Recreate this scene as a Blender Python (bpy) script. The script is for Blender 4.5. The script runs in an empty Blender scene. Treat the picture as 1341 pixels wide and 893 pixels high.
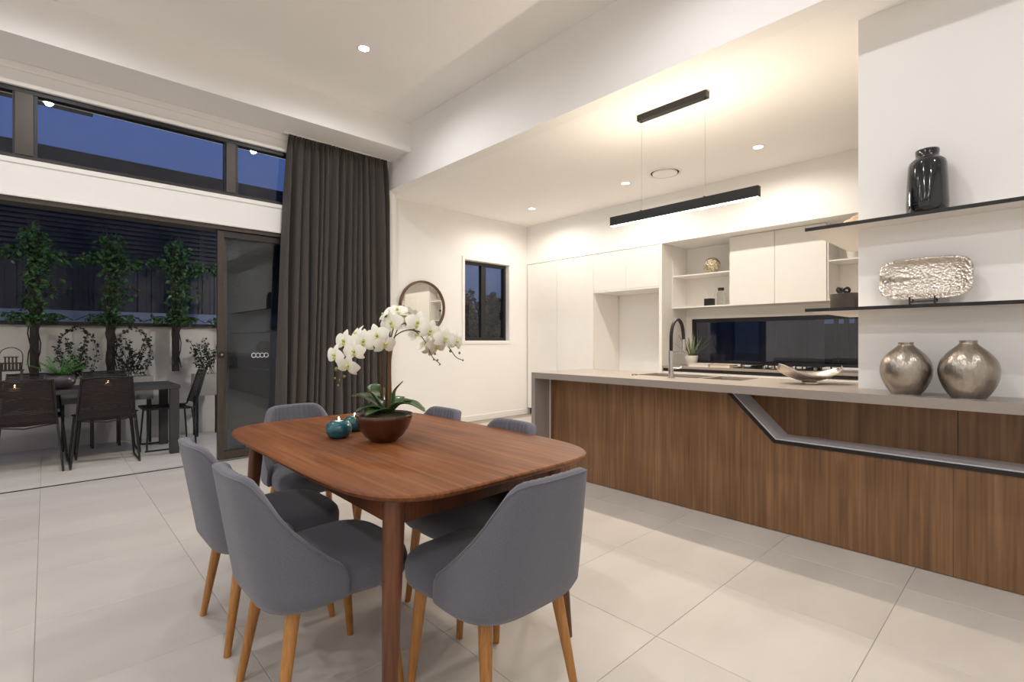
import bpy, bmesh, math, random
from mathutils import Vector, Matrix, noise as mnoise

R = math.radians
PI = math.pi
random.seed(7)
scn = bpy.context.scene
COL = scn.collection

# ------------------------------------------------------------------ camera
cam_d = bpy.data.cameras.new('camera')
cam_d.sensor_width = 36.0
cam_d.lens = 651.0 / 1341.0 * 36.0
cam_d.clip_start = 0.02
cam_d.clip_end = 200
cam = bpy.data.objects.new('camera', cam_d)
COL.objects.link(cam)
cam.location = (0, 0, 1.172)
cam.rotation_euler = (R(90), 0, R(46.85 - 90))
scn.camera = cam

# ------------------------------------------------------------------ view, world
scn.view_settings.view_transform = 'Standard'
scn.view_settings.look = 'None'
scn.view_settings.exposure = 0.35
scn.view_settings.gamma = 1.0
scn.view_settings.use_curve_mapping = False
scn.cycles.use_denoising = True
scn.cycles.max_bounces = 10
scn.cycles.diffuse_bounces = 6
scn.cycles.glossy_bounces = 5
scn.cycles.transparent_max_bounces = 16
scn.cycles.sample_clamp_indirect = 6.0
scn.cycles.caustics_reflective = False
scn.cycles.caustics_refractive = False

world = bpy.data.worlds.new('dusk_sky')
scn.world = world
world.use_nodes = True
wn, wl = world.node_tree.nodes, world.node_tree.links
wn.clear()
w_out = wn.new('ShaderNodeOutputWorld')
w_bg = wn.new('ShaderNodeBackground')
w_tc = wn.new('ShaderNodeTexCoord')
w_sep = wn.new('ShaderNodeSeparateXYZ')
w_ramp = wn.new('ShaderNodeValToRGB')
w_noise = wn.new('ShaderNodeTexNoise')
w_mix = wn.new('ShaderNodeMix')
w_mix.data_type = 'RGBA'
wl.new(w_tc.outputs['Generated'], w_sep.inputs[0])
wl.new(w_sep.outputs['Z'], w_ramp.inputs[0])
w_ramp.color_ramp.elements[0].position = 0.0
w_ramp.color_ramp.elements[0].color = (0.045, 0.064, 0.115, 1)
w_ramp.color_ramp.elements[1].position = 0.55
w_ramp.color_ramp.elements[1].color = (0.058, 0.115, 0.37, 1)
w_noise.inputs['Scale'].default_value = 2.5
w_noise.inputs['Detail'].default_value = 4
wl.new(w_tc.outputs['Generated'], w_noise.inputs['Vector'])
w_mm = wn.new('ShaderNodeMath'); w_mm.operation = 'MULTIPLY'; w_mm.inputs[1].default_value = 0.45
wl.new(w_noise.outputs['Fac'], w_mm.inputs[0])
wl.new(w_mm.outputs[0], w_mix.inputs['Factor'])
wl.new(w_ramp.outputs['Color'], w_mix.inputs['A'])
w_mix.inputs['B'].default_value = (0.062, 0.09, 0.22, 1)
wl.new(w_mix.outputs['Result'], w_bg.inputs['Color'])
w_bg.inputs['Strength'].default_value = 1.0
wl.new(w_bg.outputs[0], w_out.inputs[0])

# lamp powers and colours (each lamp's light is made in that lamp's builder)
P_KITCHEN, C_KITCHEN = 42.0, (1.0, 0.93, 0.83)
P_DINING, C_DINING = 42.0, (0.96, 0.97, 1.0)
P_PATIO, C_PATIO = 60.0, (1.0, 0.97, 0.90)
P_PEND_DOWN, P_PEND_UP, C_PEND = 21.0, 7.5, (1.0, 0.86, 0.68)

# ------------------------------------------------------------------ materials
def lin(c):
    out = []
    for v in c[:3]:
        v = v / 255.0
        out.append(v / 12.92 if v <= 0.04045 else ((v + 0.055) / 1.055) ** 2.4)
    return out

def scale_col(c, k):
    return (min(1, c[0] * k), min(1, c[1] * k), min(1, c[2] * k), 1)

MATS = {}
def M(name, col, rough=0.5, metal=0.0, var=0.06, vscale=8.0, bump=0.0, bscale=60.0, stretch=(1, 1, 1),
      emit=0.0, ecol=None, voronoi=False, objrand=0.0, coat=0.0, spec=None, sheen=0.0, detail=4.0, trans=0.0):
    m = bpy.data.materials.new(name)
    m.use_nodes = True
    nt = m.node_tree
    N, L = nt.nodes, nt.links
    b = N['Principled BSDF']
    tc = N.new('ShaderNodeTexCoord')
    mp = N.new('ShaderNodeMapping')
    mp.inputs['Scale'].default_value = stretch
    L.new(tc.outputs['Object'], mp.inputs['Vector'])
    nz = N.new('ShaderNodeTexNoise')
    nz.inputs['Scale'].default_value = vscale
    nz.inputs['Detail'].default_value = detail
    L.new(mp.outputs[0], nz.inputs['Vector'])
    rp = N.new('ShaderNodeValToRGB')
    rp.color_ramp.elements[0].position = 0.3
    rp.color_ramp.elements[1].position = 0.7
    c = lin(col)
    rp.color_ramp.elements[0].color = scale_col(c, 1 - var)
    rp.color_ramp.elements[1].color = scale_col(c, 1 + var)
    L.new(nz.outputs['Fac'], rp.inputs[0])
    src = rp.outputs['Color']
    if objrand:
        oi = N.new('ShaderNodeObjectInfo')
        mr = N.new('ShaderNodeMapRange')
        mr.inputs['To Min'].default_value = 1 - objrand
        mr.inputs['To Max'].default_value = 1 + objrand
        L.new(oi.outputs['Random'], mr.inputs['Value'])
        vm = N.new('ShaderNodeVectorMath'); vm.operation = 'SCALE'
        L.new(src, vm.inputs[0]); L.new(mr.outputs[0], vm.inputs['Scale'])
        src = vm.outputs[0]
    L.new(src, b.inputs['Base Color'])
    b.inputs['Roughness'].default_value = rough
    b.inputs['Metallic'].default_value = metal
    if spec is not None: b.inputs['Specular IOR Level'].default_value = spec
    if coat: b.inputs['Coat Weight'].default_value = coat; b.inputs['Coat Roughness'].default_value = 0.08
    if sheen: b.inputs['Sheen Weight'].default_value = sheen
    if trans: b.inputs['Transmission Weight'].default_value = trans
    if bump:
        bn = N.new('ShaderNodeBump')
        bn.inputs['Strength'].default_value = bump
        bn.inputs['Distance'].default_value = 0.01
        if voronoi:
            tx = N.new('ShaderNodeTexVoronoi'); tx.inputs['Scale'].default_value = bscale
            L.new(mp.outputs[0], tx.inputs['Vector']); L.new(tx.outputs['Distance'], bn.inputs['Height'])
        else:
            tx = N.new('ShaderNodeTexNoise'); tx.inputs['Scale'].default_value = bscale; tx.inputs['Detail'].default_value = 3
            L.new(mp.outputs[0], tx.inputs['Vector']); L.new(tx.outputs['Fac'], bn.inputs['Height'])
        L.new(bn.outputs[0], b.inputs['Normal'])
    if emit:
        ec = ecol or c
        b.inputs['Emission Color'].default_value = (ec[0], ec[1], ec[2], 1)
        b.inputs['Emission Strength'].default_value = emit
    MATS[name] = m
    return m

def WOOD(name, dark, mid, light, axis, rough=0.4, fine=55.0, coat=0.0, coarse=5.0, objrand=0.0):
    """wood grain running along one axis (0, 1 or 2)"""
    m = bpy.data.materials.new(name); m.use_nodes = True
    N, L = m.node_tree.nodes, m.node_tree.links
    b = N['Principled BSDF']
    tc = N.new('ShaderNodeTexCoord')
    def stretched(k, along):
        mp = N.new('ShaderNodeMapping')
        s = [k, k, k]; s[axis] = along
        mp.inputs['Scale'].default_value = s
        L.new(tc.outputs['Object'], mp.inputs['Vector'])
        return mp
    a = stretched(coarse, coarse * 0.10)
    n1 = N.new('ShaderNodeTexNoise'); n1.inputs['Scale'].default_value = 1.6; n1.inputs['Detail'].default_value = 5; n1.inputs['Distortion'].default_value = 0.7
    L.new(a.outputs[0], n1.inputs['Vector'])
    f = stretched(fine, fine * 0.025)
    n2 = N.new('ShaderNodeTexNoise'); n2.inputs['Scale'].default_value = 1.5; n2.inputs['Detail'].default_value = 6
    L.new(f.outputs[0], n2.inputs['Vector'])
    mx = N.new('ShaderNodeMath'); mx.operation = 'MULTIPLY_ADD'
    mx.inputs[1].default_value = 0.5
    h2 = N.new('ShaderNodeMath'); h2.operation = 'MULTIPLY'; h2.inputs[1].default_value = 0.5
    L.new(n2.outputs['Fac'], h2.inputs[0])
    L.new(n1.outputs['Fac'], mx.inputs[0]); L.new(h2.outputs[0], mx.inputs[2])
    rp = N.new('ShaderNodeValToRGB')
    e = rp.color_ramp.elements
    e[0].position = 0.34; e[0].color = (*lin(dark), 1)
    e[1].position = 0.66; e[1].color = (*lin(light), 1)
    k = e.new(0.5); k.color = (*lin(mid), 1)
    L.new(mx.outputs[0], rp.inputs[0])
    src = rp.outputs['Color']
    if objrand:
        oi = N.new('ShaderNodeObjectInfo'); mr = N.new('ShaderNodeMapRange')
        mr.inputs['To Min'].default_value = 1 - objrand; mr.inputs['To Max'].default_value = 1 + objrand
        L.new(oi.outputs['Random'], mr.inputs['Value'])
        vm = N.new('ShaderNodeVectorMath'); vm.operation = 'SCALE'
        L.new(src, vm.inputs[0]); L.new(mr.outputs[0], vm.inputs['Scale']); src = vm.outputs[0]
    L.new(src, b.inputs['Base Color'])
    b.inputs['Roughness'].default_value = rough
    if coat: b.inputs['Coat Weight'].default_value = coat; b.inputs['Coat Roughness'].default_value = 0.15
    bn = N.new('ShaderNodeBump'); bn.inputs['Strength'].default_value = 0.05
    L.new(n2.outputs['Fac'], bn.inputs['Height']); L.new(bn.outputs[0], b.inputs['Normal'])
    MATS[name] = m
    return m

def GLASS(name, tint=(0.9, 0.93, 0.95), ior=1.5, boost=1.0):
    m = bpy.data.materials.new(name); m.use_nodes = True
    N, L = m.node_tree.nodes, m.node_tree.links
    N.clear()
    o = N.new('ShaderNodeOutputMaterial'); t = N.new('ShaderNodeBsdfTransparent'); g = N.new('ShaderNodeBsdfGlossy')
    fr = N.new('ShaderNodeLayerWeight'); fr.inputs['Blend'].default_value = 0.5
    pw = N.new('ShaderNodeMath'); pw.operation = 'POWER'; pw.inputs[1].default_value = 5.0
    mu = N.new('ShaderNodeMath'); mu.operation = 'MULTIPLY_ADD'; mu.inputs[1].default_value = 0.93; mu.inputs[2].default_value = 0.032 * boost; mu.use_clamp = True
    mix = N.new('ShaderNodeMixShader')
    nz = N.new('ShaderNodeTexNoise'); nz.inputs['Scale'].default_value = 0.7
    rp = N.new('ShaderNodeValToRGB')
    rp.color_ramp.elements[0].color = (*[v * 0.985 for v in tint], 1); rp.color_ramp.elements[1].color = (*tint, 1)
    L.new(nz.outputs['Fac'], rp.inputs[0]); L.new(rp.outputs[0], t.inputs['Color'])
    g.inputs['Roughness'].default_value = 0.0
    L.new(fr.outputs['Facing'], pw.inputs[0]); L.new(pw.outputs[0], mu.inputs[0]); L.new(mu.outputs[0], mix.inputs[0])
    L.new(t.outputs[0], mix.inputs[1]); L.new(g.outputs[0], mix.inputs[2]); L.new(mix.outputs[0], o.inputs[0])
    MATS[name] = m
    return m

WALL = M('wall_paint', (245, 243, 240), 0.75, var=0.012, vscale=1.5, bump=0.03, bscale=250)
CEIL = M('ceiling_paint', (248, 246, 243), 0.8, var=0.012, vscale=1.0, bump=0.03, bscale=200)
TRIMW = M('white_trim', (243, 240, 236), 0.45, var=0.01)
CABW = M('white_cabinet_lacquer', (243, 240, 235), 0.38, var=0.01)
TILE = M('porcelain_tile', (207, 200, 192), 0.45, var=0.07, vscale=1.3, stretch=(1.0, 2.6, 1), bump=0.02, bscale=90, objrand=0.045, detail=8)
GROUT = M('grout', (172, 162, 152), 0.85, var=0.05)
BLACKM = M('black_metal', (24, 22, 21), 0.42, var=0.05, vscale=30)
FRAME = M('dark_aluminium', (46, 42, 39), 0.38, metal=0.0, var=0.06, vscale=20)
BRONZE = M('bronze_aluminium', (72, 64, 57), 0.4, metal=0.3, var=0.06, vscale=20)
GLS = GLASS('clear_glass', boost=1.3)
GLD = GLASS('tinted_glass', (0.28, 0.29, 0.31), 1.5, 1.0)
GLK = GLASS('kitchen_window_glass', (0.80, 0.80, 0.82), 1.5, 2.0)
WALNUT = WOOD('walnut_table', (92, 52, 26), (124, 73, 38), (148, 93, 53), 1, 0.52, 60, coat=0.0)
WALNUT.node_tree.nodes['Principled BSDF'].inputs['Specular IOR Level'].default_value = 0.3
WALNUTZ = WOOD('walnut_leg', (70, 38, 20), (92, 52, 28), (112, 66, 37), 2, 0.4, 70)
OAKZ = WOOD('oak_leg', (140, 92, 42), (170, 116, 58), (190, 136, 74), 2, 0.42, 90)
PANEL = WOOD('walnut_laminate', (100, 71, 45), (127, 92, 60), (150, 113, 78), 2, 0.42, 46, objrand=0.02, coarse=7)
FABRIC = M('grey_fabric', (100, 100, 110), 0.95, var=0.10, vscale=260, bump=0.25, bscale=700, sheen=0.25, detail=2)
CURT = M('charcoal_curtain', (70, 64, 60), 0.9, var=0.10, vscale=120, bump=0.15, bscale=500, sheen=0.15)
STONE = M('taupe_stone', (156, 146, 138), 0.32, var=0.035, vscale=120)
ALU = M('pale_aluminium', (226, 226, 232), 0.42, metal=0.0, var=0.03, vscale=40)
CHROME = M('chrome', (205, 200, 194), 0.14, metal=1.0, var=0.02)
STEEL = M('sink_steel', (170, 160, 148), 0.3, metal=0.85, var=0.03)
HAMM = M('hammered_silver', (214, 205, 194), 0.3, metal=1.0, var=0.06, vscale=60, bump=0.55, bscale=80, voronoi=True)
PEWTER = M('brushed_pewter', (172, 163, 153), 0.30, metal=1.0, var=0.10, vscale=50, bump=0.18, bscale=90, stretch=(1, 1, 0.6))
CERAM = M('black_glaze', (12, 13, 20), 0.10, var=0.3, vscale=12, coat=0.6, bump=0.12, bscale=18)
MIRROR = M('mirror_silver', (236, 236, 232), 0.01, metal=1.0, var=0.004)
MIRWOOD = WOOD('mirror_frame_wood', (78, 56, 42), (100, 75, 58), (120, 92, 72), 2, 0.5, 60)

# ------------------------------------------------------------------ geometry helpers
BASE = {}
def link(name, verts, faces, mat=None, parent=None, smooth=False):
    me = bpy.data.meshes.new(name)
    me.from_pydata([tuple(v) for v in verts], [], faces)
    me.validate(); me.update()
    if smooth:
        for p in me.polygons: p.use_smooth = True
    return link_mesh(name, me, mat, parent)

def link_mesh(name, me, mat=None, parent=None):
    o = bpy.data.objects.new(name, me)
    if mat is not None and not me.materials: me.materials.append(mat)
    COL.objects.link(o)
    attach(o, parent)
    return o

def attach(o, parent):
    BASE[o.name] = Vector((0, 0, 0))
    if parent is not None:
        o.parent = parent
        o.location = -BASE.get(parent.name, Vector((0, 0, 0)))

def thing(name, label, cat, loc=(0, 0, 0), group=None):
    o = bpy.data.objects.new(name, None)
    o.empty_display_size = 0.05
    COL.objects.link(o)
    o.location = loc
    BASE[o.name] = Vector(loc)
    return tag(o, label, cat, group)

def tag(o, label, cat, group=None, kind=None):
    o['label'] = label; o['category'] = cat
    if group: o['group'] = group
    if kind: o['kind'] = kind
    return o

def structure(o, label=None):
    o['kind'] = 'structure'
    if label: o['label'] = label
    return o

class Geo:
    def __init__(s): s.v, s.f = [], []
    def add(s, v, f):
        n = len(s.v); s.v += [tuple(p) for p in v]; s.f += [tuple(i + n for i in q) for q in f]; return s
    def box(s, x0, x1, y0, y1, z0, z1):
        v = [(x0, y0, z0), (x1, y0, z0), (x1, y1, z0), (x0, y1, z0), (x0, y0, z1), (x1, y0, z1), (x1, y1, z1), (x0, y1, z1)]
        return s.add(v, [(3, 2, 1, 0), (4, 5, 6, 7), (0, 1, 5, 4), (1, 2, 6, 5), (2, 3, 7, 6), (3, 0, 4, 7)])
    def tube(s, pts, r, n=8, cap=True):
        pts = [Vector(p) for p in pts]
        rs = r if isinstance(r, (list, tuple)) else [r] * len(pts)
        t0 = (pts[1] - pts[0]).normalized()
        up = Vector((0, 0, 1)) if abs(t0.z) < 0.9 else Vector((1, 0, 0))
        a = t0.cross(up).normalized()
        rings = []
        for i, p in enumerate(pts):
            if i == 0: t = pts[1] - pts[0]
            elif i == len(pts) - 1: t = pts[-1] - pts[-2]
            else: t = (pts[i + 1] - pts[i]).normalized() + (pts[i] - pts[i - 1]).normalized()
            t.normalize()
            a = (a - t * a.dot(t)).normalized(); b = t.cross(a)
            rings.append([p + (a * math.cos(2 * PI * k / n) + b * math.sin(2 * PI * k / n)) * rs[i] for k in range(n)])
        v = [q for rg in rings for q in rg]; f = []
        for i in range(len(rings) - 1):
            for k in range(n):
                k2 = (k + 1) % n
                f.append((i * n + k, i * n + k2, (i + 1) * n + k2, (i + 1) * n + k))
        if cap:
            f.append(tuple(range(n - 1, -1, -1))); m = (len(rings) - 1) * n; f.append(tuple(m + k for k in range(n)))
        return s.add(v, f)
    def lathe(s, prof, c=(0, 0, 0), n=32, sx=1, sy=1):
        v, f, idx = [], [], []
        for r, z in prof:
            if r < 1e-6:
                idx.append([len(v)]); v.append((c[0], c[1], c[2] + z))
            else:
                idx.append([len(v) + k for k in range(n)])
                v += [(c[0] + r * sx * math.cos(2 * PI * k / n), c[1] + r * sy * math.sin(2 * PI * k / n), c[2] + z) for k in range(n)]
        for A, B in zip(idx, idx[1:]):
            for k in range(n):
                k2 = (k + 1) % n
                if len(A) == 1 and len(B) == 1: continue
                if len(A) == 1: f.append((A[0], B[k2], B[k]))
                elif len(B) == 1: f.append((A[k], A[k2], B[0]))
                else: f.append((A[k], A[k2], B[k2], B[k]))
        return s.add(v, f)
    def grid(s, P):
        """P: list of rows of points"""
        n, m = len(P), len(P[0])
        v = [p for row in P for p in row]
        f = [(i * m + j, i * m + j + 1, (i + 1) * m + j + 1, (i + 1) * m + j) for i in range(n - 1) for j in range(m - 1)]
        return s.add(v, f)
    def build(s, name, mat=None, parent=None, smooth=False, bevel=0.0, seg=2, auto=None):
        o = link(name, s.v, s.f, mat, parent, smooth)
        if bevel:
            bm = bmesh.new(); bm.from_mesh(o.data)
            bmesh.ops.bevel(bm, geom=[e for e in bm.edges if e.calc_face_angle(0) > 0.4], offset=bevel, segments=seg, profile=0.5, affect='EDGES')
            bm.to_mesh(o.data); bm.free(); o.data.update()
            if smooth:
                for p in o.data.polygons: p.use_smooth = True
        if auto is not None:
            o.data.set_sharp_from_angle(angle=R(auto))
        return o

def box(name, x0, x1, y0, y1, z0, z1, mat, parent=None, bevel=0.0, seg=2):
    return Geo().box(x0, x1, y0, y1, z0, z1).build(name, mat, parent, bevel=bevel, seg=seg)

def copy_tree(o, parent=None):
    c = o.copy(); COL.objects.link(c)
    if parent is not None: c.parent = parent
    for ch in list(o.children): copy_tree(ch, c)
    return c

def spline(pts, n=8):
    """Catmull-Rom through points"""
    P = [Vector(p) for p in pts]; P = [P[0] * 2 - P[1]] + P + [P[-1] * 2 - P[-2]]
    out = []
    for i in range(1, len(P) - 2):
        for k in range(n):
            t = k / n
            a, b, c, d = P[i - 1], P[i], P[i + 1], P[i + 2]
            out.append(0.5 * ((2 * b) + (c - a) * t + (2 * a - 5 * b + 4 * c - d) * t * t + (3 * b - a - 3 * c + d) * t ** 3))
    out.append(P[-2])
    return out

def lamp(name, kind, loc, power, col, parent, size=0.08, rot=(0, 0, 0), spread=None, sizey=None):
    l = bpy.data.lights.new(name, kind)
    l.energy = power; l.color = col
    if kind == 'AREA':
        if sizey: l.shape = 'RECTANGLE'; l.size = size; l.size_y = sizey
        else: l.shape = 'DISK'; l.size = size
        if spread: l.spread = spread
    else:
        l.shadow_soft_size = size
    o = bpy.data.objects.new(name, l); COL.objects.link(o)
    attach(o, parent)
    o.location = Vector(loc) - (BASE[parent.name] if parent is not None else Vector())
    o.rotation_euler = rot
    return o

# ================================================================== SETTING
ZC, ZK, ZS = 3.675, 3.01, 3.345            # high ceiling, kitchen ceiling, curtain soffit
YG, YM = 5.47, 5.69                        # garden glazing plane, far wall
XB, XK, XW = 3.06, 5.66, 6.29              # bulkhead face, tall cabinet face, kitchen wall

# floor with tiles
floor = structure(box('floor', -5.4, 6.45, -2.7, 5.72, -0.12, -0.004, GROUT))
TM = {}
def tile(x0, x1, y0, y1, parent):
    g = 0.0007
    key = (round(x1 - x0, 3), round(y1 - y0, 3))
    if key not in TM:
        w, d = (x1 - x0) / 2 - g, (y1 - y0) / 2 - g
        e = 0.0012
        b = Geo()
        v = [(-w, -d, -0.005), (w, -d, -0.005), (w, d, -0.005), (-w, d, -0.005), (-w, -d, -e), (w, -d, -e), (w, d, -e), (-w, d, -e),
             (-w + e, -d + e, 0), (w - e, -d + e, 0), (w - e, d - e, 0), (-w + e, d - e, 0)]
        f = [(0, 1, 5, 4), (1, 2, 6, 5), (2, 3, 7, 6), (3, 0, 4, 7), (4, 5, 9, 8), (5, 6, 10, 9), (6, 7, 11, 10), (7, 4, 8, 11), (8, 9, 10, 11)]
        b.add(v, f)
        me = bpy.data.meshes.new('tile'); me.from_pydata(b.v, [], b.f); me.materials.append(TILE); me.update()
        TM[key] = me
    o = bpy.data.objects.new('tile', TM[key]); COL.objects.link(o)
    o.parent = parent
    o.location = Vector(((x0 + x1) / 2, (y0 + y1) / 2, 0)) - BASE[parent.name]
    o.rotation_euler = (0, 0, 0)
    return o
def cuts(a, b, ph, step=0.6):
    k = math.ceil((a - ph) / step + 1e-6)
    out = [a]
    while ph + k * step < b - 1e-6:
        out.append(ph + k * step); k += 1
    return out + [b]
def tile_area(xa, xb, ya, yb, parent):
    xs, ys = cuts(xa, xb, 1.768), cuts(ya, yb, 1.048)
    for a, b in zip(xs, xs[1:]):
        for c, d in zip(ys, ys[1:]):
            if b - a > 0.03 and d - c > 0.03: tile(a, b, c, d, parent)
tile_area(-2.432, 6.29, -0.752, 5.458, floor)
box('tile_field', -5.4, -2.434, -2.7, 5.46, -0.005, 0, TILE, floor)
box('tile_field', -2.434, 6.29, -2.7, -0.754, -0.005, 0, TILE, floor)

# walls
g = Geo()
g.box(-5.4, -2.6, YG, YG + 0.22, 0, 3.9).box(2.50, XB + 0.1, YG, YG + 0.22, 0, 3.9)
g.box(-2.6, 2.50, YG, YG + 0.22, 2.302, 2.602).box(-2.6, 2.50, YG, YG + 0.22, 3.165, 3.9)
structure(g.build('wall_left', WALL))
g = Geo()
WX0, WX1, WZ0, WZ1 = 4.40, 5.265, 1.178, 2.345
g.box(XB + 0.1, WX0, YM, YM + 0.16, 0, 3.2).box(WX1, 6.45, YM, YM + 0.16, 0, 3.2)
g.box(WX0, WX1, YM, YM + 0.16, 0, WZ0).box(WX0, WX1, YM, YM + 0.16, WZ1, 3.2)
structure(g.build('wall_far', WALL))
g = Geo()
KY0, KY1, KZ0, KZ1 = 0.30, 3.20, 0.885, 1.462
g.box(XW, XW + 0.16, -2.7, KY0, 0, 3.2).box(XW, XW + 0.16, KY1, YM, 0, 3.2)
g.box(XW, XW + 0.16, KY0, KY1, 0, KZ0).box(XW, XW + 0.16, KY0, KY1, KZ1, 3.2)
structure(g.build('wall_kitchen', WALL))
structure(box('wall_bulkhead', XB, XB + 0.14, -2.7, YM, ZK, 3.9, WALL))
structure(box('wall_bulkhead_kitchen', XK, XW, 0.0, YM, 2.402, ZK, WALL))
structure(box('wall_soffit', -5.4, XB, 4.975, YG, ZS, 3.9, WALL))
structure(box('ceiling', -5.4, XB, -2.7, 4.975, ZC, 3.9, CEIL))
structure(box('ceiling_kitchen', XB + 0.14, XW, -2.7, YM, ZK, 3.2, CEIL))
structure(box('wall_back', -5.4, 6.45, -2.86, -2.7, 0, 3.9, WALL))
structure(box('wall_entry', -5.56, -5.4, -2.86, 5.69, 0, 3.9, WALL))
structure(Geo().box(3.40, 4.45, -2.7, 0.722, 0.90, ZK).box(3.55, 4.45, -2.7, 0.722, 0, 0.90).build('wall_right', WALL))
structure(box('baseboard_far', XB + 0.1, XK, YM - 0.016, YM, 0, 0.085, TRIMW, bevel=0.003))
# trims of the glazed wall
structure(box('trim_1', -2.6, 2.5, YG - 0.012, YG, 2.56, 2.60, TRIMW, bevel=0.003))
structure(box('trim_2', -2.6, 1.815, YG - 0.010, YG, 2.302, 2.325, TRIMW, bevel=0.003))
structure(box('trim_3', -2.6, 2.5, YG - 0.022, YG, 3.285, ZS, TRIMW, bevel=0.008))
structure(box('trim_4', -2.6, 2.5, YG - 0.012, YG, 3.165, 3.20, TRIMW, bevel=0.004))
structure(box('trim_5', -2.6, 2.9, YG - 0.012, YG + 0.010, -0.004, 0.003, BLACKM))

# clerestory window
win = structure(box('window_1', -2.6, 2.5, YG + 0.02, YG + 0.10, 3.128, 3.165, BLACKM))
box('window_sill', -2.6, 2.5, YG + 0.02, YG + 0.10, 2.602, 2.635, FRAME, win)
for x, w, m in ((-1.66, 0.11, BRONZE), (-0.125, 0.11, BRONZE), (1.335, 0.085, BRONZE), (-2.56, 0.08, FRAME), (2.46, 0.08, FRAME)):
    box('mullion', x - w / 2, x + w / 2, YG + 0.012, YG + 0.11, 2.635, 3.128, m, win, bevel=0.004)
    if m is BRONZE:
        box('mullion_edge', x + w / 2, x + w / 2 + 0.022, YG + 0.03, YG + 0.10, 2.635, 3.128, BLACKM, win)
        box('mullion_edge', x - w / 2 - 0.012, x - w / 2, YG + 0.03, YG + 0.10, 2.635, 3.128, BLACKM, win)
for a, b in ((-2.52, -1.73), (-1.59, -0.195), (-0.045, 1.278), (1.40, 2.42)):
    box('pane', a, b, YG + 0.055, YG + 0.061, 2.635, 3.128, GLS, win)

# sliding door: outer frame, two stacked glass panels standing open
door = structure(box('door_1', -2.6, 2.5, YG + 0.012, YG + 0.20, 2.262, 2.302, BRONZE))
box('jamb', 2.44, 2.5, YG + 0.012, YG + 0.20, 0.003, 2.262, FRAME, door)
box('jamb', -2.6, -2.54, YG + 0.012, YG + 0.20, 0.003, 2.262, FRAME, door)
for k, (xa, y) in enumerate(((1.222, YG + 0.035), (1.262, YG + 0.105))):
    xb = xa + 1.18
    p = box('sash', xa, xa + 0.058, y, y + 0.045, 0.012, 2.255, BRONZE, door, bevel=0.003)
    box('sash_stile', xb - 0.058, xb, y, y + 0.045, 0.012, 2.255, FRAME, p)
    box('sash_top_rail', xa + 0.058, xb - 0.058, y, y + 0.045, 2.195, 2.255, FRAME, p)
    box('sash_bottom_rail', xa + 0.058, xb - 0.058, y, y + 0.045, 0.012, 0.085, BRONZE, p)
    box('pane', xa + 0.058, xb - 0.058, y + 0.018, y + 0.026, 0.085, 2.195, GLS if k == 0 else GLD, p)
    if k == 0:
        h = Geo(); h.lathe([(0, 0), (0.036, 0), (0.036, 0.016), (0.028, 0.022), (0, 0.022)], n=24)
        hv = [(xa + 0.031 + v[0], y - v[2], 1.04 + v[1]) for v in h.v]
        link('lock_escutcheon', hv, [tuple(reversed(q)) for q in h.f], BLACKM, p)
        link('lock_snib', [(xa + 0.031 + v[0] * 0.3, y - 0.022 - v[2] * 0.5, 1.04 + v[1] * 0.3) for v in h.v], [tuple(reversed(q)) for q in h.f], CHROME, p)
        DEC = M('frosted_decal', (225, 226, 226), 0.6, var=0.01)
        for i in range(4):
            cx, r0, r1 = xa + 0.33 + i * 0.040, 0.0225, 0.0165
            vv, ff = [], []
            for q in range(28):
                a = 2 * PI * q / 28
                for r in (r0, r1):
                    vv.append((cx + r * math.cos(a), y + 0.0168, 1.026 + r * 1.15 * math.sin(a)))
            for q in range(28):
                n2 = (q + 1) % 28
                ff.append((q * 2, n2 * 2, n2 * 2 + 1, q * 2 + 1))
            link('decal_ring', vv, ff, DEC, p)

# small window in the far wall
w2 = structure(Geo().box(WX0, WX0 + 0.045, YM + 0.07, YM + 0.13, WZ0, WZ1).box(WX1 - 0.045, WX1, YM + 0.07, YM + 0.13, WZ0, WZ1)
     .box(WX0 + 0.045, WX1 - 0.045, YM + 0.07, YM + 0.13, WZ1 - 0.045, WZ1).box(WX0 + 0.045, WX1 - 0.045, YM + 0.07, YM + 0.13, WZ0, WZ0 + 0.045).build('window_2', BLACKM))
xm = 4.80
box('mullion', xm - 0.045, xm + 0.045, YM + 0.055, YM + 0.115, WZ0 + 0.045, WZ1 - 0.045, BLACKM, w2, bevel=0.003)
box('latch', WX1 - 0.055, WX1 - 0.03, YM + 0.045, YM + 0.07, 1.50, 1.62, BLACKM, w2, bevel=0.004)
box('pane', WX0 + 0.045, xm - 0.045, YM + 0.085, YM + 0.091, WZ0 + 0.045, WZ1 - 0.045, GLS, w2)
box('pane', xm + 0.045, WX1 - 0.045, YM + 0.100, YM + 0.106, WZ0 + 0.045, WZ1 - 0.045, GLS, w2)
c = 0.05
box('architrave', WX0 - c, WX0 - 0.004, YM - 0.014, YM, WZ0 - c, WZ1 + c, TRIMW, w2, bevel=0.003)
box('architrave', WX1 + 0.004, WX1 + c, YM - 0.014, YM, WZ0 - c, WZ1 + c, TRIMW, w2, bevel=0.003)
box('architrave', WX0 - 0.004, WX1 + 0.004, YM - 0.014, YM, WZ1 + 0.004, WZ1 + c, TRIMW, w2, bevel=0.003)
box('architrave', WX0 - 0.004, WX1 + 0.004, YM - 0.014, YM, WZ0 - c, WZ0 - 0.004, TRIMW, w2, bevel=0.003)

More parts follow.
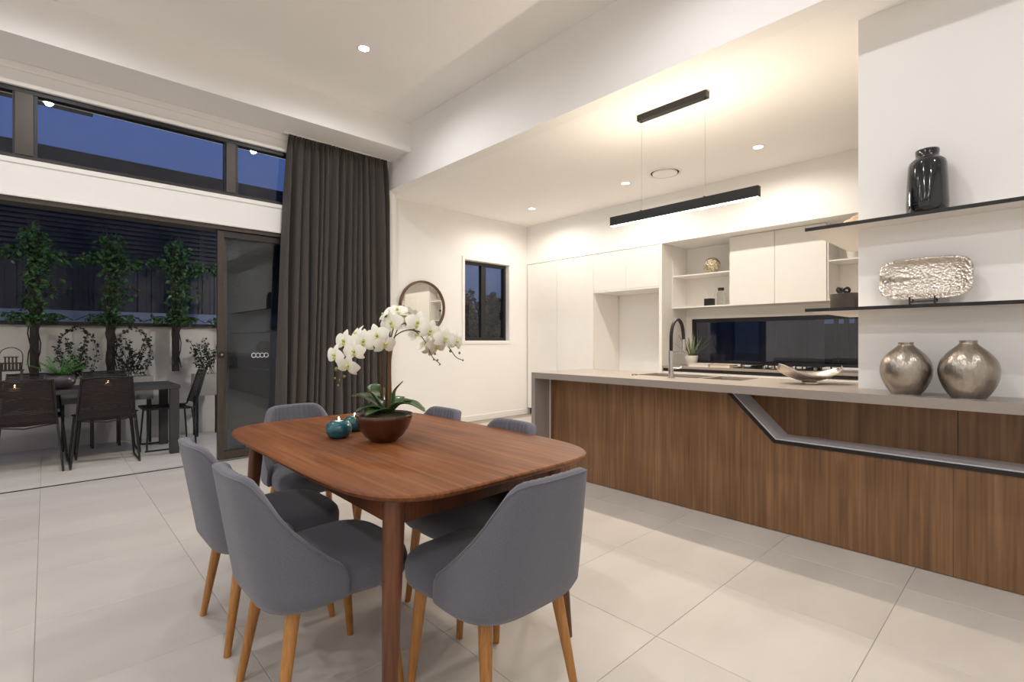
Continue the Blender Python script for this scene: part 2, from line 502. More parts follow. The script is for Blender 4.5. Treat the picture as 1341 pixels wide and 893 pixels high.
# kitchen window splashback
w3 = structure(Geo().box(XW + 0.01, XW + 0.06, KY0, KY1, KZ1 - 0.05, KZ1).box(XW + 0.01, XW + 0.06, KY0, KY1, KZ0, KZ0 + 0.03)
     .box(XW + 0.01, XW + 0.06, KY1 - 0.04, KY1, KZ0 + 0.03, KZ1 - 0.05).box(XW + 0.01, XW + 0.06, KY0, KY0 + 0.04, KZ0 + 0.03, KZ1 - 0.05).build('window_3', BLACKM))
box('pane', XW + 0.03, XW + 0.036, KY0 + 0.04, KY1 - 0.04, KZ0 + 0.03, KZ1 - 0.05, GLK, w3)

# ================================================================== LAMPS
LENS_W = M('downlight_lens_warm', (255, 240, 215), 0.4, var=0.0, emit=28, ecol=(1, 0.86, 0.66))
LENS_N = M('downlight_lens', (255, 248, 240), 0.4, var=0.0, emit=28, ecol=(1, 0.93, 0.86))
def downlight(x, y, z, lens, power, col, label, group):
    t = thing('downlight', label, 'downlight', (x, y, z), group)
    Geo().lathe([(0.042, -0.002), (0.046, -0.005), (0.056, -0.003), (0.058, 0.0), (0.042, 0.0), (0.042, -0.002)], (x, y, z), 28).build('trim_ring', TRIMW, t, smooth=True)
    Geo().lathe([(0, -0.0015), (0.042, -0.0015)], (x, y, z), 28).build('lens', lens, t)
    o = lamp('downlight_lamp', 'SPOT', (x, y, z - 0.012), power, col, t, 0.035)
    o.data.spot_size = R(172); o.data.spot_blend = 0.52
for y, lab in ((4.846, 'by the pantry corner'), (3.32, 'beside the round air diffuser'), (1.84, 'above the gas cooktop')):
    downlight(4.92, y, ZK, LENS_W, P_KITCHEN, C_KITCHEN, 'small round recessed downlight in the kitchen ceiling ' + lab, 'kitchen ceiling downlights')
for x, y in ((1.985, 3.97), (0.02, 3.95), (-1.94, 3.95), (1.985, 1.3), (0.02, 1.3), (-1.94, 1.3), (1.985, -1.35), (0.02, -1.35), (-1.94, -1.35), (-3.9, 3.95), (-3.9, 1.3), (-3.9, -1.35)):  # the furthest column is unseen, added to light the island front
    lab = {(1.985, 3.97): 'small round recessed downlight in the high ceiling near the curtain', (0.02, 3.95): 'small round recessed downlight in the high ceiling before the patio opening'}.get((x, y), 'small round recessed downlight in the high ceiling away from the windows')
    downlight(x, y, ZC, LENS_N, P_DINING, C_DINING, lab, 'dining ceiling downlights')

# pendant: ceiling canopy, two wires, long slim bar glowing above and below
PX, PY0, PY1, PZ = 3.545, 1.318, 2.532, 2.155
pend = thing('linear_pendant', 'long slim black bar pendant hung by two wires over the island', 'pendant', (PX, 1.93, ZK))
box('canopy', PX - 0.03, PX + 0.03, 1.68, 2.262, ZK - 0.048, ZK, BLACKM, pend, bevel=0.003)
g = Geo().box(PX - 0.022, PX - 0.019, PY0, PY1, PZ, PZ + 0.075).box(PX + 0.019, PX + 0.022, PY0, PY1, PZ, PZ + 0.075)
g.box(PX - 0.019, PX + 0.019, PY0, PY0 + 0.003, PZ, PZ + 0.075).box(PX - 0.019, PX + 0.019, PY1 - 0.003, PY1, PZ, PZ + 0.075).box(PX - 0.019, PX + 0.019, PY0 + 0.003, PY1 - 0.003, PZ + 0.030, PZ + 0.036)
bar = g.build('light_bar', BLACKM, pend)
DIFF = M('led_diffuser', (255, 236, 205), 0.5, var=0.0, emit=9, ecol=(1, 0.82, 0.58))
box('diffuser', PX - 0.018, PX + 0.018, PY0 + 0.004, PY1 - 0.004, PZ - 0.003, PZ + 0.004, DIFF, bar)
box('diffuser', PX - 0.018, PX + 0.018, PY0 + 0.004, PY1 - 0.004, PZ + 0.062, PZ + 0.066, DIFF, bar)
for y in (1.70, 2.235):
    yb = y
    Geo().tube([(PX, y, ZK - 0.048), (PX, yb, PZ + 0.075)], 0.0012, 6).build('wire', CHROME, pend)
    Geo().lathe([(0, -0.008), (0.006, -0.008), (0.006, 0), (0, 0)], (PX, y, ZK - 0.048), 10).build('wire_grip', BLACKM, pend)
    box('bracket', PX - 0.018, PX + 0.018, yb - 0.006, yb + 0.006, PZ + 0.0665, PZ + 0.082, BLACKM, bar)
lamp('pendant_lamp_down', 'AREA', (PX, 1.925, PZ - 0.006), P_PEND_DOWN, C_PEND, pend, 0.034, (0, 0, 0), None, PY1 - PY0 - 0.02)
lamp('pendant_lamp_up', 'AREA', (PX, 1.925, PZ + 0.069), P_PEND_UP, C_PEND, pend, 0.034, (PI, 0, 0), None, PY1 - PY0 - 0.02)

# round ceiling air diffuser
t = thing('air_diffuser', 'white round ceiling air diffuser between the kitchen downlights', 'air vent', (4.93, 2.82, ZK))
Geo().lathe([(0.150, 0), (0.150, -0.004), (0.165, -0.013), (0.183, -0.010), (0.188, 0)], (4.93, 2.82, ZK), 40).build('outer_ring', TRIMW, t, smooth=True)
Geo().lathe([(0, -0.016), (0.120, -0.016), (0.132, -0.012), (0.132, -0.004)], (4.93, 2.82, ZK), 40).build('centre_disc', TRIMW, t, smooth=True)
Geo().lathe([(0.128, -0.002), (0.152, -0.002)], (4.93, 2.82, ZK), 40).build('slot', M('vent_shadow_gap', (70, 62, 54), 0.9), t)

# ================================================================== KITCHEN
# tall pantry cabinets
def doorpanel(name, y0, y1, z0, z1, parent, x=XK, t=0.018, mat=CABW):
    return box(name, x, x + t, y0 + 0.002, y1 - 0.002, z0, z1 - 0.003, mat, parent, bevel=0.0012, seg=1)
KICK = M('kick_recess_shade', (38, 34, 31), 0.5)  # dark colour paints the shade in toe kicks and finger recesses
for y0, y1, lab in ((5.044, 5.67, 'tall white pantry cabinet in the corner beside the small window'), (4.353, 5.044, 'tall white pantry cabinet with a bar handle next to the fridge recess')):
    t = thing('pantry_cabinet', lab, 'cabinet', (5.95, (y0 + y1) / 2, 0))
    box('body', XK + 0.020, XW - 0.006, y0 + 0.001, y1 - 0.001, 0.10, 2.398, CABW, t)
    box('kickboard', XK + 0.06, XW - 0.05, y0 + 0.001, y1 - 0.001, 0.0, 0.10, KICK, t)
    d = doorpanel('door', y0, y1, 0.105, 2.398, t)
    if y0 < 5:
        Geo().tube([(XK, 4.80, 0.70), (XK - 0.028, 4.80, 0.70), (XK - 0.028, 5.00, 0.70), (XK, 5.00, 0.70)], 0.005, 8).build('handle', CHROME, d)
# fridge recess: cabinet over it and tall end panel
t = thing('overhead_cabinet', 'white two door cabinet above the empty fridge recess', 'cabinet', (5.95, 3.83, 1.85))
box('body', XK + 0.020, XW - 0.006, 3.319, 4.351, 1.868, 2.398, CABW, t)
box('bottom_panel', XK + 0.002, XW - 0.006, 3.319, 4.351, 1.848, 1.868, CABW, t)
doorpanel('door', 3.807, 4.352, 1.870, 2.398, t); doorpanel('door', 3.319, 3.807, 1.870, 2.398, t)
o = box('end_panel', XK - 0.004, XW, 3.276, 3.317, 0, 2.400, CABW, bevel=0.0015, seg=1)
tag(o, 'white full height end panel between fridge recess and open shelves', 'panel')

# wall cabinets with open shelves
XO = 5.905
YE = 0.60
t = thing('open_shelf_unit', 'white open shelf unit holding a metal ball and a clear bottle', 'shelf unit', (6.1, 2.9, 1.60))
box('bottom_board', XO, XW, 2.520, 3.275, 1.590, 1.606, CABW, t); box('shelf', XO + 0.004, XW - 0.012, 2.534, 3.261, 1.994, 2.008, CABW, t)
box('side_board', XO, XW, 3.261, 3.275, 1.606, 2.400, CABW, t); box('side_board', XO, XW, 2.520, 2.534, 1.606, 2.400, CABW, t)
box('back_board', XW - 0.012, XW, 2.534, 3.261, 1.606, 2.400, CABW, t)
for y0, y1, lab in ((2.029, 2.519, 'white wall cabinet with a flat door beside the open shelves with the metal ball'), (1.526, 2.029, 'white wall cabinet with a flat door beside the open shelves with the white bowl')):
    t = thing('wall_cabinet', lab, 'cabinet', (6.1, (y0 + y1) / 2, 1.6))
    box('body', XO + 0.002, XW, y0 + 0.0005, y1 - 0.0005, 1.590, 2.400, CABW, t)
    doorpanel('door', y0, y1, 1.588, 2.400, t, x=XO - 0.018, t=0.0185)
t = thing('open_shelf_unit', 'white open shelf unit holding a small white bowl', 'shelf unit', (6.1, 1.0, 1.60))
box('bottom_board', XO, XW, YE, 1.525, 1.590, 1.606, CABW, t); box('shelf', XO + 0.004, XW - 0.012, YE + 0.014, 1.511, 1.994, 2.008, CABW, t)
box('side_board', XO, XW, 1.511, 1.525, 1.606, 2.400, CABW, t); box('side_board', XO, XW, YE, YE + 0.014, 1.606, 2.400, CABW, t)
box('back_board', XW - 0.012, XW, YE + 0.014, 1.511, 1.606, 2.400, CABW, t)

# rear bench
ZB = 0.862
o = box('rear_worktop', 5.655, XW, -0.2, 3.275, ZB - 0.028, ZB, STONE, bevel=0.002)
tag(o, 'long taupe stone worktop under the wide dark window', 'worktop')
for i, (y0, y1) in enumerate(((2.45, 3.275), (1.45, 2.45), (0.45, 1.45))):
    t = thing('base_cabinet', ['white base cabinet with drawers under the potted aloe', 'white base cabinet with drawers under the gas cooktop', 'white base cabinet with drawers behind the wall with floating shelves'][i], 'cabinet', (5.95, (y0 + y1) / 2, 0))
    box('body', 5.70, XW - 0.006, y0 + 0.001, y1 - 0.001, 0.10, ZB - 0.029, CABW, t)
    box('finger_recess', 5.685, 5.70, y0 + 0.001, y1 - 0.001, ZB - 0.065, ZB - 0.029, KICK, t)
    box('kickboard', 5.74, XW - 0.05, y0 + 0.001, y1 - 0.001, 0.0, 0.10, KICK, t)
    doorpanel('drawer_front', y0, y1, 0.47, ZB - 0.066, t, x=5.675, t=0.024); doorpanel('drawer_front', y0, y1, 0.105, 0.466, t, x=5.675, t=0.024)

# gas cooktop
t = thing('gas_cooktop', 'black glass gas cooktop with iron grates and silver knobs', 'cooktop', (5.99, 1.97, ZB))
BGL = M('black_glass', (10, 10, 11), 0.08, var=0.02)
IRON = M('cast_iron', (20, 19, 18), 0.6, bump=0.1, bscale=150)
box('glass_plate', 5.74, 6.22, 1.50, 2.42, ZB, ZB + 0.008, BGL, t, bevel=0.003)
for (bx_, by_, br) in ((6.08, 1.68, 0.045), (5.90, 1.68, 0.035), (6.0, 1.96, 0.062), (6.08, 2.25, 0.045), (5.90, 2.25, 0.035)):
    Geo().lathe([(br + 0.015, 0.008), (br + 0.015, 0.014), (br, 0.016), (br, 0.026), (br * 0.9, 0.030), (0, 0.030)], (bx_, by_, ZB), 20).build('burner', IRON, t)
for gy in (1.68, 1.96, 2.25):
    g = Geo()
    for xx in (5.84, 6.19): g.box(xx - 0.005, xx + 0.005, gy - 0.125, gy + 0.125, ZB + 0.036, ZB + 0.048)
    for yy in (-0.125, 0.115): g.box(5.845, 6.185, gy + yy, gy + yy + 0.010, ZB + 0.036, ZB + 0.048)
    g.box(5.845, 6.185, gy - 0.005, gy + 0.005, ZB + 0.038, ZB + 0.050).box(6.01, 6.02, gy - 0.115, gy + 0.115, ZB + 0.037, ZB + 0.049)
    for xx in (5.84, 6.19):
        for yy in (-0.12, 0.12): g.box(xx - 0.006, xx + 0.006, gy + yy - 0.006, gy + yy + 0.006, ZB + 0.008, ZB + 0.036)
    g.build('grate', IRON, t)
for ky in (1.60, 1.83, 1.92, 2.01, 2.10, 2.33):
    Geo().lathe([(0.021, 0.008), (0.021, 0.012), (0.016, 0.014), (0.016, 0.032), (0.014, 0.034), (0, 0.034)], (5.785, ky, ZB), 18).build('knob', CHROME, t)

# potted aloe on the rear bench
def strap_leaf(g, base, az, length, w, lift, droop, n=7, thick=0.0):
    """narrow arching leaf"""
    d = Vector((math.cos(az), math.sin(az), 0)); s = Vector((-d.y, d.x, 0))
    rows = []
    for i in range(n + 1):
        u = i / n
        c = Vector(base) + d * (length * u * math.cos(lift)) + Vector((0, 0, length * (u * math.sin(lift) - droop * u * u)))
        hw = w * (1 - u) ** 0.7 * (0.75 + 0.5 * u) if i < n else 0.0005
        rows.append([c - s * hw + Vector((0, 0, hw * 0.35)), c, c + s * hw + Vector((0, 0, hw * 0.35))])
    g.grid(rows)
LEAFA = M('aloe_leaf', (112, 122, 88), 0.5, var=0.25, vscale=30)
WPOT = M('white_ceramic', (232, 226, 218), 0.3, var=0.01)
SOIL = M('dark_soil', (45, 34, 26), 0.95, var=0.3, vscale=60)
pc = (5.93, 3.02, ZB)
t = thing('potted_aloe', 'spiky aloe in a small white pot on the rear bench', 'potted plant', pc)
Geo().lathe([(0, 0), (0.056, 0), (0.060, 0.004), (0.080, 0.125), (0.076, 0.127), (0.072, 0.110), (0, 0.110)], pc, 28).build('pot', WPOT, t, smooth=True, auto=40)
Geo().lathe([(0, 0.116), (0.072, 0.112)], pc, 20).build('soil', SOIL, t)
for i in range(20):
    g = Geo(); a = i * 2.399; u = i / 20
    strap_leaf(g, (pc[0] + 0.02 * math.cos(a), pc[1] + 0.02 * math.sin(a), pc[2] + 0.112), a, 0.27 + 0.13 * random.random(), 0.013, R(80 - 42 * u + random.uniform(-6, 6)), 0.06)
    g.build('leaf', LEAFA, t, smooth=True)
# books
def book(x, y, rz, l, w, h, cov, lab, z=ZB, tilt=0):
    t = thing('book', lab, 'book', (x, y, z)); t.rotation_euler = (0, tilt, rz); BASE[t.name] = Vector((0, 0, 0))
    g = Geo().box(-w / 2, w / 2, -l / 2, l / 2, 0, 0.003).box(-w / 2, w / 2, -l / 2, l / 2, h - 0.003, h).box(w / 2 - 0.003, w / 2, -l / 2, l / 2, 0.003, h - 0.003)
    g.build('cover', cov, t)
    Geo().box(-w / 2 + 0.004, w / 2 - 0.004, -l / 2 + 0.004, l / 2 - 0.004, 0.0032, h - 0.0032).build('pages', M('book_pages', (228, 220, 205), 0.8, var=0.05, vscale=300, stretch=(1, 1, 20)), t)
book(5.79, 2.83, R(6), 0.24, 0.17, 0.036, M('white_cover', (232, 226, 218), 0.4), 'white book lying flat on the rear bench beside the aloe')
book(5.79, 2.555, R(-5), 0.25, 0.18, 0.032, M('peach_cover', (214, 176, 150), 0.4), 'peach covered book lying flat on the rear bench beside the cooktop')

# ornaments on the open shelves
BALL = M('mosaic_metal', (200, 184, 158), 0.35, metal=0.6, var=0.75, vscale=70, bump=0.8, bscale=55, voronoi=True)
g = Geo(); g.lathe([(0, 0), (0.034, 0.002)] + [(0.100 * math.sin(a), 0.100 - 0.100 * math.cos(a)) for a in [R(x) for x in range(25, 180, 10)]] + [(0, 0.2)], (6.02, 2.80, 2.008), 32)
o = g.build('mosaic_ball', BALL, smooth=True); tag(o, 'round mosaic metal ball on the upper open shelf', 'ornament')
t = thing('tea_light_box', 'small black box with glass sticks on the lower open shelf', 'box', (6.05, 2.84, 1.606))
box('box', 5.995, 6.085, 2.79, 2.89, 1.606, 1.700, BLACKM, t, bevel=0.003)
for a, b, c in ((-.01, .02, .09), (.015, -.015, .075), (.0, .0, .06)):
    Geo().tube([(6.05 + a, 2.84 + b, 1.700), (6.05 + a * 2.5, 2.84 + b * 2, 1.700 + c)], 0.004, 6).build('stick', WPOT, t)
CLG = M('bottle_glass', (236, 238, 232), 0.04, var=0.0, trans=0.95)
t = thing('glass_bottle', 'clear glass bottle with black cap on the lower open shelf', 'bottle', (6.05, 2.70, 1.606))
Geo().lathe([(0, 0), (0.034, 0), (0.044, 0.004), (0.044, 0.15), (0.038, 0.166), (0.028, 0.176), (0.028, 0.186), (0, 0.186)], (6.05, 2.70, 1.606), 20).build('body', CLG, t, smooth=True, auto=40)
Geo().lathe([(0, 0.186), (0.036, 0.186), (0.036, 0.218), (0.034, 0.220), (0, 0.220)], (6.05, 2.70, 1.606), 18).build('cap', BLACKM, t)
o = Geo().lathe([(0, 0), (0.045, 0), (0.05, 0.006), (0.062, 0.085), (0.058, 0.086), (0.048, 0.012), (0, 0.010)], (6.0, 1.315, 2.008), 26).build('white_bowl', WPOT, smooth=True, auto=40)
tag(o, 'small white bowl on the open shelf over the rear bench', 'bowl')

# ================================================================== ISLAND
ZT, TT = 0.90, 0.05
XI0, XI1, YI1 = 3.085, 3.88, 3.044
t = thing('kitchen_island', 'long island with taupe stone top over walnut panels', 'kitchen island', (3.5, 1.5, 0))
g = Geo()
sx0, sx1 = 3.47, 3.80
g.box(XI0, 3.398, -2.6, 0.724, ZT - TT, ZT).box(XI0, sx0, 0.724, YI1, ZT - TT, ZT).box(sx1, XI1, 0.724, YI1, ZT - TT, ZT)
g.box(sx0, sx1, 0.724, 1.41, ZT - TT, ZT).box(sx0, sx1, 1.695, 1.725, ZT - TT, ZT).box(sx0, sx1, 2.25, YI1, ZT - TT, ZT)
g.build('worktop', STONE, t)
box('waterfall_end', XI0, XI1, YI1 - 0.042, YI1, 0, ZT - TT, STONE, t)
box('corner_strip', 3.272, 3.28, YI1 - 0.050, YI1 - 0.043, 0, ZT - TT, ALU, t)
# carcass behind the panels
box('carcass', 3.50, 3.86, 0.726, YI1 - 0.044, 0.0, 0.68, CABW, t)
box('kick_strip', 3.295, 3.50, -2.6, YI1 - 0.044, 0.0, 0.02, BLACKM, t)
# lower walnut panels at the front plane, cut by the sloping ledge
ZL = 0.566; YA, YB_ = 1.122, 1.405
joints = [3.0, 2.365, 1.335, 0.302, -0.73, -1.7, -2.6]
def ztop(y):
    if y >= YB_: return ZT - TT
    if y >= YA: return ZL + (ZT - TT - ZL) * (y - YA) / (YB_ - YA)
    return ZL
for a, b in zip(joints, joints[1:]):
    ys = [a - 0.0006] + [q for q in (YB_, YA) if b < q < a] + [b + 0.0006]
    v, f = [], []
    for x in (3.28, 3.298):
        for y in ys: v.append((x, y, 0.004)); v.append((x, y, ztop(y) - 0.001))
    n = len(ys)
    for k in range(n - 1):
        f.append((2 * k, 2 * k + 1, 2 * k + 3, 2 * k + 2))
        q = 2 * n
        f.append((q + 2 * k, q + 2 * k + 2, q + 2 * k + 3, q + 2 * k + 1)); f.append((2 * k + 1, q + 2 * k + 1, q + 2 * k + 3, 2 * k + 3)); f.append((2 * k, 2 * k + 2, q + 2 * k + 2, q + 2 * k))
    f.append((0, 2 * n, 2 * n + 1, 1)); e = 2 * n - 2; f.append((e, e + 1, e + 2 * n + 1, e + 2 * n))
    link('walnut_panel', v, f, PANEL, t)
# recessed upper panels
for a, b in ((1.45, 0.302), (0.302, -0.73), (-0.73, -1.7), (-1.7, -2.6)):
    box('recessed_panel', 3.482, 3.498, b + 0.0012, a - 0.0012, ZL - 0.02, ZT - TT - 0.001, PANEL, t)
# ledge lining and its black front edge
def ribbon(name, x0, x1, off0, off1, mat):
    pts = [(YB_, ZT - TT - 0.0015), (YA, ZL), (-2.6, ZL)]
    d = Vector((YA - YB_, ZL - ZT + TT)).normalized(); n1 = Vector((d.y, -d.x))
    if n1.y > 0: n1 = -n1                       # points below the ledge
    n1 = -n1
    def offs(o):
        # shift the sloping line and the flat line by o upward, keep the top end under the worktop
        nn = Vector((-d.y, d.x))
        if nn.y < 0: nn = -nn
        flat = ZL + o
        p0 = Vector(pts[0]) + nn * o; 
        k = (flat - p0.y) / d.y
        kink = p0 + d * k
        k0 = (pts[0][1] - p0.y) / d.y
        top = p0 + d * k0
        return [(top.x, top.y), (kink.x, kink.y), (-2.6, flat)]
    A, B = offs(off0), offs(off1)
    v = []
    for x in (x0, x1):
        for (y, z) in A: v.append((x, y, z))
        for (y, z) in B: v.append((x, y, z))
    f = []
    for k in range(2):
        f += [(k, k + 1, k + 4, k + 3), (6 + k, 6 + k + 3, 6 + k + 4, 6 + k + 1), (3 + k, 4 + k, 10 + k, 9 + k), (k, 6 + k, 7 + k, k + 1)]
    f += [(0, 3, 9, 6), (2, 8, 11, 5)]
    return link(name, v, f, mat, t)
ribbon('ledge_lining', 3.276, 3.482, 0.0, 0.006, ALU)
ribbon('ledge_black_edge', 3.270, 3.279, -0.022, -0.0005, BLACKM)

# sink, two bowls let into the worktop
s = thing('sink', 'double bowl undermount steel sink in the island top', 'sink', (3.63, 1.83, ZT - 0.2))
def bowl(y0, y1):
    e = 0.0015
    zt, zb = ZT - TT + 0.03, ZT - 0.20
    x0, x1, y0, y1 = sx0 + e, sx1 - e, y0 + e, y1 - e
    i = 0.03
    v = [(x0, y0, zt), (x1, y0, zt), (x1, y1, zt), (x0, y1, zt), (x0, y0, zb + i), (x1, y0, zb + i), (x1, y1, zb + i), (x0, y1, zb + i),
         (x0 + i, y0 + i, zb), (x1 - i, y0 + i, zb), (x1 - i, y1 - i, zb), (x0 + i, y1 - i, zb)]
    f = [(0, 4, 5, 1), (1, 5, 6, 2), (2, 6, 7, 3), (3, 7, 4, 0), (4, 8, 9, 5), (5, 9, 10, 6), (6, 10, 11, 7), (7, 11, 8, 4), (8, 11, 10, 9)]
    o = link('bowl', v, f, STEEL, s)
    m = o.modifiers.new('thickness', 'SOLIDIFY'); m.thickness = 0.001; m.offset = 1
    Geo().lathe([(0, 0.003), (0.03, 0.003), (0.04, 0.0)], ((x0 + x1) / 2, (y0 + y1) / 2, zb), 18).build('drain', CHROME, o)
bowl(1.725, 2.25); bowl(1.41, 1.695)
o = Geo().lathe([(0, 0.012), (0.018, 0.012), (0.020, 0.010), (0.022, 0.0), (0, 0)], (3.40, 2.21, ZT), 16).build('air_switch_button', CHROME, smooth=True, auto=40)
tag(o, 'tiny chrome push button on the island beside the sink', 'button')

# tap
tx, ty = 3.345, 1.862
t = thing('kitchen_tap', 'tall pull down tap with black arched hose and chrome post', 'tap', (tx, ty, ZT))
Geo().lathe([(0, 0), (0.027, 0), (0.027, 0.006), (0.019, 0.008), (0.019, 0.20), (0, 0.20)], (tx, ty, ZT), 20).build('post', CHROME, t, smooth=True, auto=40)
sp = Vector((1, 0.0, 0))
arc = [(0, 0.195), (0, 0.26), (0.004, 0.33), (0.03, 0.395), (0.075, 0.430), (0.12, 0.428), (0.16, 0.392), (0.18, 0.335), (0.185, 0.285)]
Geo().tube(spline([(tx + a, ty, ZT + z) for a, z in arc], 6), 0.0125, 10).build('hose', M('black_rubber', (30, 25, 23), 0.55), t, smooth=True)
Geo().tube([(tx + 0.185, ty, ZT + 0.285), (tx + 0.186, ty, ZT + 0.20)], [0.016, 0.018], 14).build('spray_head', CHROME, t, smooth=True, auto=40)
Geo().tube([(tx + 0.015, ty, ZT + 0.188), (tx + 0.20, ty, ZT + 0.188)], 0.006, 10).build('holder_arm', CHROME, t, smooth=True, auto=40)
Geo().tube([(tx, ty - 0.017, ZT + 0.075), (tx + 0.015, ty - 0.06, ZT + 0.075), (tx + 0.02, ty - 0.075, ZT + 0.082)], [0.009, 0.007, 0.005], 8).build('lever', CHROME, t, smooth=True, auto=40)

# folded silver dish on the island
DISH = M('silver_leaf_dish', (214, 204, 192), 0.26, metal=0.9, var=0.05, bump=0.2, bscale=60)
dc = Vector((3.56, 1.02, ZT)); ax = Vector((0.7295, -0.684, 0)); ay = Vector((0.684, 0.7295, 0))
rows = []
for i in range(25):
    u = -1 + 2 * i / 24
    row = []
    hw = 0.10 * (1 - abs(u) ** 2.6) ** 0.6 + 0.012
    for j in range(13):
        v = -1 + 2 * j / 12
        z = 0.014 + 0.072 * abs(u) ** 1.9 + 0.045 * v * v * (1 - 0.5 * abs(u)) + (0.012 if u < 0 else 0.0) * abs(u) + 0.010 * math.sin(3 * u + 2 * v) * abs(u)
        row.append(dc + ax * (u * 0.20) + ay * (v * hw) + Vector((0, 0, z)))
    rows.append(row)
t = thing('silver_dish', 'silver boat shaped dish with upswept ends on the island', 'dish', tuple(dc))
o = Geo().grid(rows).build('dish_bowl', DISH, t, smooth=True)
m = o.modifiers.new('thickness', 'SOLIDIFY'); m.thickness = 0.005; m.offset = 0
Geo().lathe([(0, 0.0), (0.05, 0.0), (0.052, 0.004), (0.04, 0.017), (0, 0.017)], tuple(dc), 24).build('foot', DISH, t, smooth=True)

# ================================================================== FLOATING SHELVES AND ORNAMENTS
SHW = M('shelf_white_underside', (228, 221, 214), 0.5, var=0.01)
for z, lab in ((1.810, 'upper thin white floating shelf with black edge wrapping the wall corner'), (1.342, 'lower thin white floating shelf with black edge wrapping the wall corner')):
    t = thing('floating_shelf', lab, 'shelf', (3.3, 0, z))
    Geo().box(3.232, 3.399, -2.2, 0.945, z, z + 0.016).box(3.399, 4.20, 0.724, 0.945, z, z + 0.016).build('board', SHW, t)
    Geo().box(3.222, 3.232, -2.2, 0.945, z - 0.001, z + 0.017).build('edge_strip', BLACKM, t)
zu, zl = 1.827, 1.359
# black glazed bottle vase
vc = (3.312, 0.405, zu)
o = Geo().lathe([(0, 0), (0.080, 0), (0.085, 0.006), (0.087, 0.05), (0.083, 0.17), (0.079, 0.245), (0.074, 0.266), (0.060, 0.280), (0.049, 0.287), (0.048, 0.300), (0.050, 0.322), (0.048, 0.328), (0.043, 0.325), (0.042, 0.290), (0, 0.285)], vc, 40).build('bottle_vase', CERAM, smooth=True)
tag(o, 'glossy black bottle vase on the upper floating shelf', 'vase')
# hammered tray on a stand
tc_ = Vector((3.345, 0.42, zl))
t = thing('hammered_tray', 'oblong hammered silver tray propped on the lower floating shelf', 'tray', tuple(tc_))
tilt = R(12)
def traypt(u, v, d):
    # u along Y, v up, d towards the room
    z = 0.03 + v * math.cos(tilt) - 0.0
    return Vector((tc_.x + (v - 0.11) * math.sin(tilt) * 0.6 - d, tc_.y + u, tc_.z + z))
rows = []
NR, NA = 16, 72
for i in range(NR + 1):
    r = i / NR
    row = []
    for k in range(NA + 1):
        a = 2 * PI * k / NA
        ca, sa = math.cos(a), math.sin(a)
        e = 2 / 4.4
        u = 0.188 * r * math.copysign(abs(ca) ** e, ca); v = 0.112 * r * math.copysign(abs(sa) ** e, sa)
        d = 0.035 * max(0, (r - 0.55) / 0.45) ** 2 - (0.012 * max(0, (r - 0.93) / 0.07))
        d += 0.0022 * mnoise.noise(Vector((u * 70, v * 70, 1.3)))
        row.append(traypt(u, 0.112 + v, d))
    rows.append(row)
o = Geo().grid(rows).build('tray', HAMM, t, smooth=True)
m = o.modifiers.new('thickness', 'SOLIDIFY'); m.thickness = 0.003
g = Geo()
for yy in (-0.05, 0.05):
    g.tube([(3.262, tc_.y + yy, zl + 0.040), (3.262, tc_.y + yy, zl + 0.004), (3.385, tc_.y + yy, zl + 0.004)], 0.004, 6)
    g.tube([(3.262, tc_.y + yy, zl + 0.016), (3.345, tc_.y + yy, zl + 0.016), (3.385, tc_.y + yy * 0.7, zl + 0.15)], 0.004, 6)
g.tube([(3.262, tc_.y - 0.05, zl + 0.016), (3.262, tc_.y + 0.05, zl + 0.016)], 0.004, 6)
g.build('stand', BLACKM, t)
# two round silver vases on the island top
prof = [(0, 0), (0.058, 0), (0.063, 0.004), (0.081, 0.030), (0.097, 0.0625), (0.107, 0.095), (0.110, 0.124), (0.107, 0.153), (0.097, 0.182), (0.076, 0.212), (0.053, 0.234), (0.037, 0.249), (0.031, 0.258), (0.033, 0.268), (0.029, 0.268), (0.025, 0.250), (0, 0.240)]
for (x, y, k, lab) in ((3.212, 0.478, 0.985, 'round pewter vase with a short neck, next to the wall corner'), (3.190, 0.240, 1.02, 'round pewter vase with a short neck, further along from the wall corner')):
    o = Geo().lathe(spline([(r, z, 0) for r, z in prof], 3) and [(max(0, p.x) * k, p.y * k) for p in spline([(r, z, 0) for r, z in prof], 3)], (x, y, ZT), 44).build('round_vase', PEWTER, smooth=True)
    tag(o, lab, 'vase')
# drum box with a knot, on the lower shelf behind the wall corner
DRUM = M('dark_drum', (52, 44, 40), 0.6, var=0.1, vscale=40)
dcen = (3.64, 0.832, zl)
t = thing('drum_box', 'dark round drum box with a knot on its lid behind the wall corner', 'box', dcen)
Geo().lathe([(0, 0), (0.086, 0), (0.088, 0.003), (0.088, 0.074), (0, 0.074)], dcen, 36).build('box_body', DRUM, t, smooth=True, auto=40)
Geo().lathe([(0.0, 0.0745), (0.089, 0.0745), (0.089, 0.104), (0.086, 0.107), (0, 0.107)], dcen, 36).build('lid', DRUM, t, smooth=True, auto=40)
kn = [(dcen[0] + 0.020 * (math.sin(a) + 0.9 * math.sin(2 * a)) - 0.02, dcen[1] + 0.02 + 0.020 * (math.cos(a) - 0.9 * math.cos(2 * a)), zl + 0.128 + 0.014 * math.sin(3 * a)) for a in [2 * PI * k / 40 for k in range(41)]]
Geo().tube(kn, 0.008, 8).build('knot', BLACKM, t, smooth=True)
